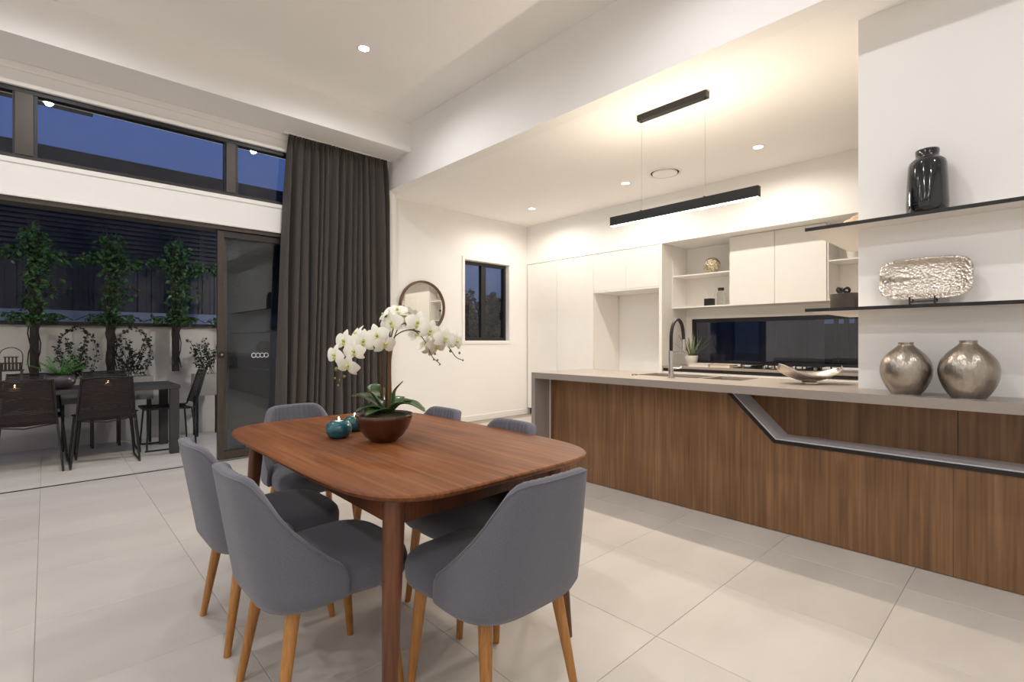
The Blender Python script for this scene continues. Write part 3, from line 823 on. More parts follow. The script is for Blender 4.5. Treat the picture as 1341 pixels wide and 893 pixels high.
# shell ornament on the upper shelf
SHELLM = M('beige_shell', (206, 184, 152), 0.6, var=0.2, vscale=50)
pts = []
rad = []
for k in range(40):
    u = k / 39; a = u * 5 * PI
    pts.append((3.60 + 0.030 * (1 - u) * math.cos(a), 0.80 + 0.030 * (1 - u) * math.sin(a) - 0.05 * u, zu + 0.038 + 0.085 * u)); rad.append(0.036 * (1 - u) + 0.004)
o = Geo().tube(pts, rad, 10).build('sea_shell', SHELLM, smooth=True)
tag(o, 'beige spiral sea shell on the upper floating shelf behind the wall corner', 'ornament')

# ================================================================== MIRROR
mc = (3.68, YM, 1.625); mr = 0.355
t = thing('wall_mirror', 'round wall mirror in a thin wooden frame beside the curtain', 'mirror', mc)
def ring_wall(name, prof, mat, parent, n=56):
    g = Geo().lathe(prof, (0, 0, 0), n)
    v = [(mc[0] + p[0], mc[1] - p[2], mc[2] + p[1]) for p in g.v]
    return link(name, v, [tuple(q) for q in g.f], mat, parent, True)
o = ring_wall('frame', [(mr - 0.028, 0.001), (mr, 0.001), (mr, 0.035), (mr - 0.006, 0.038), (mr - 0.022, 0.038), (mr - 0.028, 0.034), (mr - 0.028, 0.001)], MIRWOOD, t)
o.data.set_sharp_from_angle(angle=R(40))
ring_wall('mirror_glass', [(0, 0.020), (mr - 0.027, 0.020)], MIRROR, t)

# ================================================================== CURTAIN
rows = []
NX, NZ = 420, 44
nf = 15
ph = [random.uniform(-0.5, 0.5) for _ in range(60)]
for j in range(NZ + 1):
    zf = j / NZ
    z = 3.335 - zf * 3.325
    xl = 1.852 + (1.715 - 1.852) * zf ** 0.8
    xr = 2.985 + (3.020 - 2.985) * zf
    row = []
    head = max(0, 1 - (3.335 - z) / 0.11)
    for i in range(NX + 1):
        u = i / NX
        wv = u + 0.016 * math.sin(2 * PI * u * 2.7 + 1.0) + 0.009 * math.sin(2 * PI * u * 5.9 + 2.3 * zf)
        ph_ = 2 * PI * nf * wv + 0.5 * math.sin(4.2 * zf + 9 * u)
        big = math.sin(ph_); big = math.copysign(abs(big) ** 0.75, big)
        amp = (0.012 + 0.046 * min(1, (zf / 0.16)) ** 0.8) * (0.8 + 0.35 * math.sin(2 * PI * u * 4.3 + 0.7))
        fine = 0.006 * math.sin(2 * PI * nf * 2 * wv + 1.1) * (1 - min(1, zf / 0.35))
        pleat = 0.012 * math.sin(2 * PI * nf * 3 * wv)
        y = 5.385 + (1 - head) * (big * amp + fine) + head * pleat
        y += 0.006 * math.sin(11 * u + 5 * zf)
        x = xl + (xr - xl) * u + 0.008 * (1 - head) * math.cos(ph_) * min(1, zf * 4)
        row.append((x, y, z))
    rows.append(row)
t = thing('curtain', 'floor length charcoal pleated curtain drawn beside the sliding door', 'curtain', (2.4, 5.395, 0))
o = Geo().grid(rows).build('cloth', CURT, t, smooth=True)
m = o.modifiers.new('thickness', 'SOLIDIFY'); m.thickness = 0.002
box('curtain_track', 1.80, 3.03, 5.375, 5.405, 3.336, ZS, TRIMW, t)

# ================================================================== DINING TABLE
TZ = 0.74
tcx, tcy, hx, hy = 1.132, 1.998, 0.515, 0.835
def outline(k=0.0, n=160):
    out = []
    for q in range(n):
        a = 2 * PI * q / n
        ca, sa = math.cos(a), math.sin(a)
        e = 2 / 5.2
        x = (hx + k) * math.copysign(abs(ca) ** e, ca); y = (hy + k) * math.copysign(abs(sa) ** e, sa)
        out.append((tcx + x, tcy + y))
    return out
t = thing('dining_table', 'walnut dining table with rounded bowed edges and splayed legs', 'table', (tcx, tcy, 0))
lv = [(0.0 - 0.035, TZ - 0.030), (-0.012, TZ - 0.022), (-0.002, TZ - 0.012), (0.0, TZ - 0.006), (-0.004, TZ - 0.001), (-0.008, TZ)]
rings = [[(x, y, z) for x, y in outline(k)] for k, z in lv]
v = [p for rg in rings for p in rg]; f = []
n = 160
for i in range(len(rings) - 1):
    for k in range(n):
        k2 = (k + 1) % n
        f.append((i * n + k, i * n + k2, (i + 1) * n + k2, (i + 1) * n + k))
f.append(tuple(range(n - 1, -1, -1))); f.append(tuple((len(rings) - 1) * n + k for k in range(n)))
o = link('table_top', v, f, WALNUT, t, True); o.data.set_sharp_from_angle(angle=R(35))
legs = {(-1, -1): (0.745, 1.300), (1, -1): (1.470, 1.335), (-1, 1): (0.760, 2.640), (1, 1): (1.480, 2.640)}
ap = Geo()
A_, B_, C_, D_ = legs[(-1, -1)], legs[(1, -1)], legs[(1, 1)], legs[(-1, 1)]
for p, q in ((A_, B_), (B_, C_), (C_, D_), (D_, A_)):
    d = Vector((q[0] - p[0], q[1] - p[1])).normalized(); nrm = Vector((-d.y, d.x)) * 0.011
    a_, b_ = Vector(p) + d * 0.02, Vector(q) - d * 0.02
    pts = [a_ + nrm, b_ + nrm, b_ - nrm, a_ - nrm]
    g = Geo().add([(x.x, x.y, z) for z in (TZ - 0.105, TZ - 0.030) for x in pts], [(0, 1, 2, 3), (7, 6, 5, 4), (0, 4, 5, 1), (1, 5, 6, 2), (2, 6, 7, 3), (3, 7, 4, 0)])
    g.build('apron', WALNUTZ, t)
for (sx, sy), (x, y) in legs.items():
    top = Vector((x, y, TZ - 0.030)); bot = Vector((x + sx * 0.045, y + sy * 0.045, 0))
    pts = [bot + (top - bot) * k for k in (0, 0.1, 0.35, 0.6, 0.8, 0.93, 1.0)]
    Geo().tube(pts, [0.017, 0.0185, 0.0235, 0.0275, 0.0305, 0.032, 0.032], 18).build('leg', WALNUTZ, t, smooth=True, auto=50)

# ================================================================== DINING CHAIRS
SE = 0.56
_ph = [PI / 2 * k / 1500 for k in range(1501)]
_pt = [Vector((0.235 * math.sin(p) ** SE, -0.265 * max(0.0, math.cos(p)) ** SE)) for p in _ph]
_al = [0.0]
for _a, _b in zip(_pt, _pt[1:]): _al.append(_al[-1] + (_b - _a).length)
def arc_phi(u):
    """angle for an even step u (-1..1) along the shell's plan curve"""
    t_ = abs(u) * _al[-1]
    lo, hi = 0, 1500
    while hi - lo > 1:
        m_ = (lo + hi) // 2
        if _al[m_] < t_: lo = m_
        else: hi = m_
    f_ = (t_ - _al[lo]) / max(1e-9, _al[hi] - _al[lo])
    return math.copysign(_ph[lo] + (_ph[hi] - _ph[lo]) * f_, u)
def plan(phi, w, b, e=SE):
    c, s_ = math.cos(phi), math.sin(phi)
    return Vector((w * math.copysign(abs(s_) ** e, s_), -b * abs(c) ** e))
def shell_pt(phi, z):
    hh = (z - 0.375) / 0.405
    w = 0.242 - 0.036 * max(0, hh) ** 1.3
    b = 0.235 + 0.072 * hh
    under = max(0, 0.405 - z) / 0.03
    k = 1 - 0.05 * under * under
    p = plan(phi, w * k, b * k)
    return Vector((p.x, p.y, z))
TOPS = [(0, 0.460), (0.2, 0.498), (0.4, 0.546), (0.58, 0.602), (0.69, 0.650), (0.78, 0.702), (0.85, 0.742), (0.91, 0.762), (0.96, 0.769), (1.01, 0.771)]
def top_z(phi):
    yf = abs(math.cos(phi)) ** SE
    for (a, za), (b, zb) in zip(TOPS, TOPS[1:]):
        if yf <= b: return za + (zb - za) * (yf - a) / (b - a)
    return TOPS[-1][1]
def make_chair():
    root = thing('dining_chair', 'grey upholstered dining chair', 'chair')
    NPH, NH = 121, 14
    cols = []
    T = 0.042
    rim = []
    for i in range(NPH):
        u = -1 + 2 * i / (NPH - 1)
        phi = arc_phi(u)
        zt = top_z(phi); z0 = 0.375 + 0.012 * abs(u) ** 4
        endk = 1.0
        if abs(u) > 0.93: endk = math.sqrt(max(0.02, 1 - ((abs(u) - 0.93) / 0.07) ** 2))
        th = T * (0.25 + 0.75 * endk)
        zt = z0 + (zt - z0) * (1 - 0.16 * (1 - endk))
        outer, inner = [], []
        for j in range(NH + 1):
            z = z0 + (zt - z0) * j / NH
            e = 1e-3
            du = shell_pt(min(PI / 2, phi + e), z) - shell_pt(max(-PI / 2, phi - e), z)
            nrm = Vector((du.y, -du.x, 0))
            if nrm.length < 1e-9: nrm = Vector((math.sin(phi), -math.cos(phi), 0))
            nrm.normalize()
            p = shell_pt(phi, z)
            if nrm.dot(Vector((p.x, p.y, 0))) < 0: nrm = -nrm
            pl = 0.0
            if abs(u) < 0.50 and j > 3: pl = 0.005 * (1 - abs(math.sin(u * 38)))
            outer.append(p); inner.append(p - nrm * (th - 0.0035 + pl))
        # cap: round the top edge
        capo, capi = outer[-1], inner[-1]
        mid = (capo + capi) / 2
        cap = [capo + (capi - capo) * 0.12 + Vector((0, 0, th * 0.26)), mid + Vector((0, 0, th * 0.36)), capo + (capi - capo) * 0.88 + Vector((0, 0, th * 0.24))]
        rim.append(capo + (capi - capo) * 0.04 + Vector((0, 0, th * 0.16)))
        col = outer + cap + inner[::-1] + [ (inner[0] + outer[0]) / 2 + Vector((0, 0, -0.006)) ]
        cols.append(col)
    m = len(cols[0]); v = [p for c_ in cols for p in c_]; f = []
    for i in range(NPH - 1):
        for j in range(m):
            j2 = (j + 1) % m
            f.append((i * m + j, (i + 1) * m + j, (i + 1) * m + j2, i * m + j2))
    f.append(tuple(range(m))); f.append(tuple((NPH - 1) * m + j for j in range(m - 1, -1, -1)))
    o = link('backrest', v, f, FABRIC, root, True)
    Geo().tube(rim[2:-2], 0.0032, 6).build('piping', FABRIC, o, smooth=True)
    # seat cushion
    def seat_ring(k, z, n=56):
        out = []
        for q in range(n):
            a = 2 * PI * q / n
            ca, sa = math.cos(a), math.sin(a)
            e = 2 / 3.6
            y = 0.245 * math.copysign(abs(sa) ** e, sa)
            w = 0.212 + 0.026 * max(-0.4, min(1, (y + 0.05) / 0.2))
            x = w * math.copysign(abs(ca) ** e, ca)
            out.append(Vector((x * k, 0.022 + y * k, z)))
        return out
    rings = [seat_ring(k, z) for k, z in ((0.0, 0.366), (0.86, 0.366), (0.965, 0.374), (1.0, 0.392), (1.006, 0.425), (0.985, 0.446), (0.94, 0.459), (0.82, 0.468), (0.5, 0.474), (0.0, 0.476))]
    n = 56; v = [p for rg in rings for p in rg]; f = []
    for i in range(len(rings) - 1):
        for k in range(n):
            k2 = (k + 1) % n
            f.append((i * n + k, i * n + k2, (i + 1) * n + k2, (i + 1) * n + k))
    o = link('seat', v, f, FABRIC, root, True)
    bm = bmesh.new(); bm.from_mesh(o.data); bmesh.ops.remove_doubles(bm, verts=bm.verts, dist=1e-5); bm.to_mesh(o.data); bm.free()
    for p in o.data.polygons: p.use_smooth = True
    for sx in (-1, 1):
        for top, bot in (((0.150 * sx, -0.135, 0.378), (0.192 * sx, -0.195, 0)), ((0.168 * sx, 0.165, 0.378), (0.192 * sx, 0.205, 0))):
            a, b = Vector(bot), Vector(top)
            Geo().tube([a, a + (b - a) * 0.5, b], [0.0125, 0.0175, 0.0225], 12).build('leg', OAKZ, root, smooth=True, auto=60)
    return root
proto = make_chair()
CH = [(0.685, 2.262, -90, 'grey upholstered dining chair on the patio side, nearer the curtain'),
      (0.683, 1.700, -90, 'grey upholstered dining chair on the patio side, further from the curtain'),
      (1.415, 2.365, 90, 'grey upholstered dining chair on the kitchen side, nearer the curtain'),
      (1.395, 1.765, 90, 'grey upholstered dining chair on the kitchen side, further from the curtain'),
      (1.110, 2.860, 180, 'grey upholstered dining chair at the table end by the curtain'),
      (1.085, 1.248, 0, 'grey upholstered dining chair at the table end away from the curtain')]
for i, (x, y, a, lab) in enumerate(CH):
    c_ = proto if i == 0 else copy_tree(proto)
    c_.location = (x, y, 0); c_.rotation_euler = (0, 0, R(a))
    c_['label'] = lab; c_['category'] = 'chair'; c_['group'] = 'dining chairs around the walnut table'

# ================================================================== ORCHID
OC = Vector((1.065, 1.944, TZ)); OR = Vector((0.7295, -0.684, 0)); OF = Vector((0.684, 0.7295, 0))
def op(zx, zy, dep=0.0):
    """sketch coordinates of the plant -> point around the bowl"""
    px, py = 420 + zx / 4.465, 390 + zy / 4.465
    k = 303.0 / (1 + dep / 2.147)
    u = (px - 503.5) / k; z = 1.172 + (446 - py) / k
    return OC + OR * u + OF * dep + Vector((0, 0, z - OC.z))
PETAL = M('white_petal', (244, 242, 228), 0.55, var=0.03, vscale=30, sheen=0.1)
LIP = M('yellow_green_lip', (206, 206, 110), 0.5, var=0.2, vscale=60)
ORLEAF = M('orchid_leaf', (62, 90, 48), 0.35, var=0.2, vscale=14, coat=0.2)
STEMG = M('orchid_stem', (74, 70, 38), 0.5, var=0.15)
CANE = M('bamboo_cane', (98, 66, 36), 0.5, var=0.3, vscale=20, stretch=(1, 1, 0.2))
MOSS = M('moss', (58, 58, 30), 0.95, var=0.4, vscale=80, bump=0.8, bscale=120)
BOWLM = WOOD('bowl_wood', (54, 27, 16), (74, 38, 22), (92, 50, 30), 2, 0.3, 30, coat=0.2)
BUD = M('green_bud', (122, 132, 58), 0.5, var=0.15)
orch = thing('potted_orchid', 'white arching orchid in a round wooden bowl on the table', 'potted plant', tuple(OC))
Geo().lathe([(0, 0), (0.046, 0), (0.052, 0.003), (0.082, 0.028), (0.105, 0.062), (0.119, 0.100), (0.1225, 0.118), (0.119, 0.119), (0.114, 0.105), (0, 0.098)], tuple(OC), 44).build('bowl', BOWLM, orch, smooth=True)
g = Geo().lathe([(0.1145, 0.104), (0.105, 0.112), (0.07, 0.122), (0.03, 0.128), (0, 0.129)], tuple(OC), 40)
g.v = [(x, y, z + 0.006 * mnoise.noise(Vector((x * 60, y * 60, 0)))) for x, y, z in g.v]
g.build('moss', MOSS, orch, smooth=True)
for (a, b, d, r) in (((383, 640), (386, 318), 0.015, 0.0075), ((405, 640), (408, 298), -0.01, 0.0085), ((350, 640), (345, 330), 0.03, 0.006), ((400, 640), (392, 300), 0.03, 0.007)):
    Geo().tube([op(*a, d), op((a[0] + b[0]) / 2, (a[1] + b[1]) / 2, d), op(*b, d)], r, 10).build('cane', CANE, orch, smooth=True, auto=60)
stems = [[(395, 600), (398, 420), (410, 300), (432, 238), (482, 197), (540, 186), (590, 215), (632, 275), (660, 340), (712, 388)],
         [(540, 186), (600, 200), (660, 210), (712, 243), (752, 268), (782, 305), (812, 345), (848, 362)],
         [(405, 600), (405, 400), (425, 240), (450, 170), (490, 148), (545, 186)],
         [(385, 600), (388, 400), (392, 290), (372, 215), (330, 190), (270, 205), (205, 270), (165, 360), (150, 440), (125, 490), (118, 515)],
         [(392, 300), (415, 215), (430, 130), (418, 90), (385, 85)]]
sdep = [-0.02, -0.05, 0.03, -0.03, 0.02]
for s_, d in zip(stems, sdep):
    n_ = len(s_)
    P = [op(a, b, d * min(1, i / 3)) for i, (a, b) in enumerate(s_)]
    Q = spline(P, 5)
    Geo().tube(Q, [0.0032 - 0.0016 * i / len(Q) for i in range(len(Q))], 7).build('flower_stem', STEMG, orch, smooth=True)
def petal(g, ang, L_, W_, cup, base=0.004, nx=6, ny=4):
    d = Vector((math.cos(ang), math.sin(ang), 0)); s_ = Vector((-d.y, d.x, 0))
    rows = []
    for i in range(nx + 1):
        u = i / nx
        hw = W_ * math.sin(PI * (0.10 + 0.90 * u) ** 0.85) ** 0.7 if u < 1 else W_ * 0.12
        row = []
        for j in range(ny + 1):
            v = -1 + 2 * j / ny
            row.append(d * (base + L_ * u) + s_ * (hw * v) + Vector((0, 0, cup * u * (1 - u) * 4 * 0.5 - cup * u * u * 0.6 - 0.10 * hw * v * v)))
        rows.append(row)
    g.grid(rows)
g = Geo()
for a in (90, 215, 325): petal(g, R(a), 0.040, 0.014, 0.006)
g2 = Geo()
for a in (8, 172): petal(g2, R(a), 0.042, 0.0235, 0.010)
g.add([(x, y, z + 0.003) for x, y, z in g2.v], g2.f)
me_f = bpy.data.meshes.new('flower'); me_f.from_pydata(g.v, [], g.f); me_f.materials.append(PETAL); me_f.update()
for p in me_f.polygons: p.use_smooth = True
g = Geo(); petal(g, R(-90), 0.016, 0.006, 0.012); petal(g, R(-50), 0.011, 0.005, -0.01); petal(g, R(-130), 0.011, 0.005, -0.01)
g.lathe([(0, -0.002), (0.005, 0), (0.005, 0.006), (0.003, 0.011), (0, 0.012)], (0, 0.003, 0.003), 8)
me_l = bpy.data.meshes.new('lip'); me_l.from_pydata(g.v, [], g.f); me_l.materials.append(LIP); me_l.update()
flowers = [(105, 335, -0.05, -30, 0), (152, 252, -0.03, -25, 5), (220, 312, -0.06, -10, -5), (183, 395, -0.06, -10, -20), (270, 252, -0.05, 5, 0), (345, 220, -0.04, 10, 5),
           (395, 268, -0.05, 45, -15), (372, 102, 0.0, -65, 35), (440, 78, 0.03, 20, 50), (425, 148, -0.02, -15, 0), (480, 112, 0.04, 40, 25), (583, 145, -0.04, 10, 5),
           (665, 192, -0.06, 15, -5), (755, 238, -0.07, 20, -5), (808, 256, -0.04, 60, -5), (548, 205, 0.05, 150, -20), (600, 262, 0.03, 120, -30), (640, 300, 0.02, 60, -40), (682, 272, 0.0, 40, -20),
           (205, 215, 0.02, -50, 30), (520, 110, 0.05, 150, 20)]
for i, (zx, zy, d, yaw, pitch) in enumerate(flowers):
    o = bpy.data.objects.new('flower', me_f); COL.objects.link(o); o.parent = orch
    p = op(zx, zy, d)
    fw = (Matrix.Rotation(R(yaw), 3, 'Z') @ (-OF)); fw = (fw + Vector((0, 0, math.tan(R(pitch))))).normalized()
    up = Vector((0, 0, 1)); xa = up.cross(fw).normalized(); ya = fw.cross(xa)
    mt = Matrix((xa, ya, fw)).transposed().to_4x4()
    mt = mt @ Matrix.Rotation(R(random.uniform(-18, 18)), 4, 'Z')
    k = random.uniform(1.12, 1.28)
    if i in (7, 14, 15, 16, 17): k *= 0.9
    o.matrix_local = Matrix.Translation(p - OC) @ mt @ Matrix.Scale(k, 4)
    l = bpy.data.objects.new('lip', me_l); COL.objects.link(l); l.parent = o
for zx, zy, r in ((685, 325, .0048), (678, 358, .0042), (700, 361, .0042), (712, 388, .0034), (828, 320, .005), (848, 362, .0036), (775, 308, .006), (108, 415, .0085), (100, 468, .0045), (120, 510, .0048), (155, 458, .006), (128, 478, .004)):
    p = op(zx, zy, -0.04)
    Geo().lathe([(0, -r * 1.3), (r * 0.8, -r * 0.7), (r, 0), (r * 0.7, r * 0.9), (0, r * 1.3)], tuple(p), 10).build('bud', BUD, orch, smooth=True)
def broad_leaf(path, w, name='leaf', mat=ORLEAF, parent=None):
    P = spline(path, 5); rows = []
    n_ = len(P)
    for i, p in enumerate(P):
        u = i / (n_ - 1)
        t_ = (P[min(i + 1, n_ - 1)] - P[max(i - 1, 0)]).normalized()
        s_ = t_.cross(Vector((0, 0, 1)))
        s_ = s_.normalized() if s_.length > 0.15 else Vector(OR)
        nn = s_.cross(t_).normalized()
        hw = w * (math.sin(PI * min(0.985, 0.16 + 0.84 * u)) ** 0.65)
        rows.append([p + s_ * (hw * q) + nn * (0.30 * hw * q * q) for q in (-1, -0.5, 0, 0.5, 1)])
    o = Geo().grid(rows).build(name, mat, parent, smooth=True)
    m = o.modifiers.new('thickness', 'SOLIDIFY'); m.thickness = 0.0025
    return o
cz = (400, 668)
for pth, d, w in (([(395, 672), (320, 615), (240, 570), (165, 572)], 0.03, 0.027), ([(395, 675), (335, 640), (280, 640), (225, 668)], -0.06, 0.024), ([(400, 678), (380, 655), (345, 660), (305, 685)], -0.11, 0.024),
                  ([(390, 670), (350, 610), (315, 560), (290, 540)], 0.00, 0.026), ([(405, 672), (470, 620), (550, 620), (628, 660)], -0.05, 0.026), ([(405, 670), (470, 610), (530, 612), (590, 645)], 0.06, 0.024),
                  ([(408, 670), (425, 610), (440, 540), (486, 484)], -0.01, 0.010), ([(400, 670), (345, 590), (300, 530), (290, 500)], 0.09, 0.026), ([(405, 670), (430, 620), (445, 590), (465, 575)], 0.07, 0.024)):
    broad_leaf([op(a, b, d * (i / 3)) for i, (a, b) in enumerate(pth)], w * 1.65, parent=orch)

# candle holders
TEAL = M('teal_glaze', (28, 92, 104), 0.22, var=0.35, vscale=45, coat=0.4)
WAX = M('candle_wax', (240, 232, 214), 0.5, var=0.02)
FLAME = M('candle_flame', (255, 220, 150), 0.5, var=0.0, emit=25, ecol=(1, 0.72, 0.36))
def candle_bowl(x, y, z, k, lab):
    t = thing('candle_holder', lab, 'candle holder', (x, y, z))
    Geo().lathe([(0, 0), (0.032 * k, 0), (0.044 * k, 0.008 * k), (0.055 * k, 0.026 * k), (0.057 * k, 0.042 * k), (0.052 * k, 0.060 * k), (0.040 * k, 0.073 * k), (0.026 * k, 0.078 * k), (0.022 * k, 0.076 * k), (0.021 * k, 0.066 * k), (0, 0.066 * k)], (x, y, z), 32).build('bowl', TEAL, t, smooth=True)
    Geo().lathe([(0, 0.074 * k), (0.019 * k, 0.074 * k), (0.0195 * k, 0.0665 * k)], (x, y, z), 20).build('tea_light', WAX, t)
    Geo().lathe([(0, 0.076 * k), (0.003, 0.080 * k), (0.0035, 0.084 * k), (0.0015, 0.091 * k), (0, 0.095 * k)], (x, y, z), 8).build('flame', FLAME, t, smooth=True)
candle_bowl(0.955, 2.150, TZ, 1.0, 'larger squat teal candle holder on the table beside the orchid')
candle_bowl(1.085, 2.265, TZ, 0.92, 'smaller squat teal candle holder tucked between its twin and the orchid')

# ================================================================== OUTDOORS
patio = structure(box('patio_floor', -5.4, 4.2, 5.72, 7.5, -0.12, -0.004, GROUT))
tile_area(-2.432, 2.968, 5.482, 7.39, patio)
GROUND = M('dark_ground', (44, 46, 44), 0.95, var=0.2, vscale=2)
structure(box('ground', -40, 60, -40, 70, -0.30, -0.125, GROUND))
REND = M('white_render', (205, 200, 194), 0.85, var=0.05, vscale=3, bump=0.2, bscale=120)
o = box('garden_wall', -3.6, 4.2, 7.40, 7.52, -0.12, 1.36, REND); tag(o, 'low white rendered garden wall behind the patio table', 'wall')
o = box('boundary_wall', -4.5, 5.5, 7.86, 7.98, -0.12, 1.535, M('dusk_lit_block', (112, 124, 148), 0.85, var=0.05, vscale=4)); tag(o, 'pale boundary wall seen in a strip above the garden wall', 'wall')  # darker bluish colour paints in that only the sky lights this wall
# metal fence
FEN = M('dark_fence_metal', (37, 39, 50), 0.6, var=0.06, vscale=6)
t = thing('metal_fence', 'dark ribbed metal fence behind the climbing plants', 'fence', (0, 8.05, 0))
x = -4.4
while x < 5.4:
    Geo().box(x, x + 0.142, 8.03, 8.045, 1.0, 2.19).box(x + 0.05, x + 0.09, 8.018, 8.03, 1.0, 2.19).build('fence_panel', FEN, t)
    x += 0.145
box('top_rail', -4.4, 5.4, 8.015, 8.055, 2.192, 2.23, FEN, t)
# slatted screen above
SLAT = M('dark_timber_slat', (33, 33, 40), 0.6, var=0.12, vscale=12)
t = thing('slat_screen', 'dark horizontal slat screen standing above the ribbed fence', 'screen', (0, 8.1, 2.2))
for k in range(15):
    z = 2.25 + k * 0.058
    box('slat', -4.4, 5.4, 8.05, 8.075, z, z + 0.036, SLAT, t)
for xx in (-3.0, -1.2, -0.12, 1.6, 3.4, 5.2):
    box('post', xx - 0.035, xx + 0.035, 8.076, 8.14, 1.0, 3.12, FEN, t)
# neighbouring house roof seen through the clerestory
DROOF = M('dark_roof', (40, 42, 50), 0.7, var=0.08, vscale=3)
t = thing('neighbour_house', 'dark roof and wall of the house next door seen through the clerestory', 'house', (0, 12, -0.12))
box('wall', -12, 4.5, 10.3, 16, -0.125, 3.55, DROOF, t)
Geo().add([(-12.5, 9.9, 3.56), (5.0, 9.9, 3.56), (5.0, 9.9, 4.02), (-12.5, 9.9, 4.02), (-12.5, 16.5, 3.56), (5.0, 16.5, 3.56), (5.0, 16.5, 4.4), (-12.5, 16.5, 4.4)],
          [(0, 1, 2, 3), (5, 4, 7, 6), (3, 2, 6, 7), (0, 4, 5, 1), (1, 5, 6, 2), (4, 0, 3, 7)]).build('roof', DROOF, t)
# roof eave of this house outside the clerestory
structure(Geo().box(-3.6, 0.315, 5.72, 6.02, 3.245, 3.60).build('trim_eave', M('dark_eave', (62, 56, 50), 0.7)))
# wall lamp on the house wall outside, behind the curtain
for lx, lab in ((2.95, 'small black outdoor wall lamp behind the drawn curtain'), (-2.9, 'small black outdoor wall lamp at the open end of the sliding door')):
    wl_ = thing('wall_lamp', lab, 'wall lamp', (lx, 5.70, 2.05))
    box('back_plate', lx - 0.05, lx + 0.05, 5.692, 5.705, 1.98, 2.14, BLACKM, wl_, bevel=0.003)
    Geo().lathe([(0.045, -0.06), (0.045, 0.06), (0.043, 0.062), (0, 0.062)], (lx, 5.77, 2.06), 20).build('shade', BLACKM, wl_)
    Geo().lathe([(0, -0.03), (0.035, -0.03), (0.035, 0.03), (0, 0.03)], (lx, 5.77, 2.03), 16).build('bulb', LENS_W, wl_)
    lamp('wall_lamp_light', 'POINT', (lx, 5.77, 1.97), P_PATIO, C_PATIO, wl_, 0.04)

# trellis posts, rail and climbers
TRE = M('trellis_timber', (40, 32, 29), 0.6, var=0.1, vscale=20)
t = thing('trellis', 'dark trellis of posts and a rail fixed along the garden wall', 'trellis', (0.2, 7.36, 0.79))
PXS = (-1.35, -0.72, -0.09, 0.543, 1.165, 1.79)
for i, xx in enumerate(PXS): box('post', xx - 0.036, xx + 0.036, 7.27, 7.33, 0.80 if i != 2 else 0.45, 2.35, TRE, t, bevel=0.003)
box('rail', -3.0, 3.4, 7.334, 7.40, 1.345, 1.385, TRE, t)
def leaf_cloud(name, blobs, size, mat, parent, flat=0.3):
    v, f = [], []
    for (cx, cy, cz_, rx, ry, rz, n_) in blobs:
        for _ in range(n_):
            while True:
                a = Vector((random.uniform(-1, 1), random.uniform(-1, 1), random.uniform(-1, 1)))
                if a.length < 1: break
            p = Vector((cx + a.x * rx, cy + a.y * ry, cz_ + a.z * rz))
            d = Vector((random.gauss(0, 1), random.gauss(0, 1), random.gauss(-0.4, 0.8))).normalized()
            s_ = d.cross(Vector((random.gauss(0, 1), random.gauss(0, 1), random.gauss(0, 1)))).normalized()
            nn = d.cross(s_)
            l = size * random.uniform(0.6, 1.25); w = l * 0.36
            n0 = len(v)
            v += [p, p + d * l * 0.45 + s_ * w - nn * w * flat, p + d * l, p + d * l * 0.45 - s_ * w - nn * w * flat, p + d * l * 0.45]
            f += [(n0, n0 + 1, n0 + 4), (n0 + 1, n0 + 2, n0 + 4), (n0 + 2, n0 + 3, n0 + 4), (n0 + 3, n0, n0 + 4)]
    o = link(name, v, f, mat, parent)
    o['kind'] = 'stuff'
    return o
VINE = M('vine_leaf', (44, 80, 32), 0.5, var=0.35, vscale=9)
DKLEAF = M('dark_shrub_leaf', (28, 34, 24), 0.55, var=0.3, vscale=12)
TWIG = M('twig', (42, 34, 28), 0.8, var=0.2)
vl = ['leafy green climber on the trellis post behind the empty patio edge', 'leafy green climber on the second trellis post', 'leafy green climber on the trellis post behind the lantern',
      'leafy green climber on the trellis post behind the spiky potted cycad', 'leafy green climber on the trellis post with a bare lower end', 'leafy green climber on the trellis post hidden by the sliding door']
for i, xx in enumerate(PXS):
    if i in (0,): continue
    t = thing('climbing_vine', vl[i], 'climbing plant', (xx, 7.27, 0.8))
    g = Geo()
    for q in range(3):
        pts = [(xx + 0.05 * math.sin(z * 7 + q * 2.1), 7.255 - 0.012 * q + 0.01 * math.cos(z * 7 + q), z) for z in [0.85 + k * 0.1 for k in range(17)]]
        g.tube(pts, 0.006, 5)
    for sg in (-1, 1):
        g.tube(spline([(xx, 7.25, 2.0), (xx + sg * 0.15, 7.24, 2.14), (xx + sg * 0.32, 7.25, 2.10), (xx + sg * 0.42, 7.25, 2.02)], 4), 0.004, 5)
        g.tube(spline([(xx, 7.26, 1.42), (xx + sg * 0.16, 7.28, 1.47), (xx + sg * 0.31, 7.28, 1.40)], 4), 0.004, 5)
    g.build('stem', TWIG, t)
    bl = [(xx, 7.25, 1.55, 0.10, 0.07, 0.22, 130), (xx + 0.02, 7.25, 1.95, 0.11, 0.08, 0.30, 180), (xx, 7.24, 2.25, 0.14, 0.09, 0.16, 150),
          (xx - 0.16, 7.24, 2.10, 0.15, 0.07, 0.09, 110), (xx + 0.16, 7.24, 2.06, 0.15, 0.07, 0.09, 110), (xx, 7.27, 1.43, 0.28, 0.05, 0.055, 150), (xx + 0.1, 7.26, 1.75, 0.2, 0.06, 0.1, 50)]
    leaf_cloud('foliage', bl, 0.055, VINE, t)

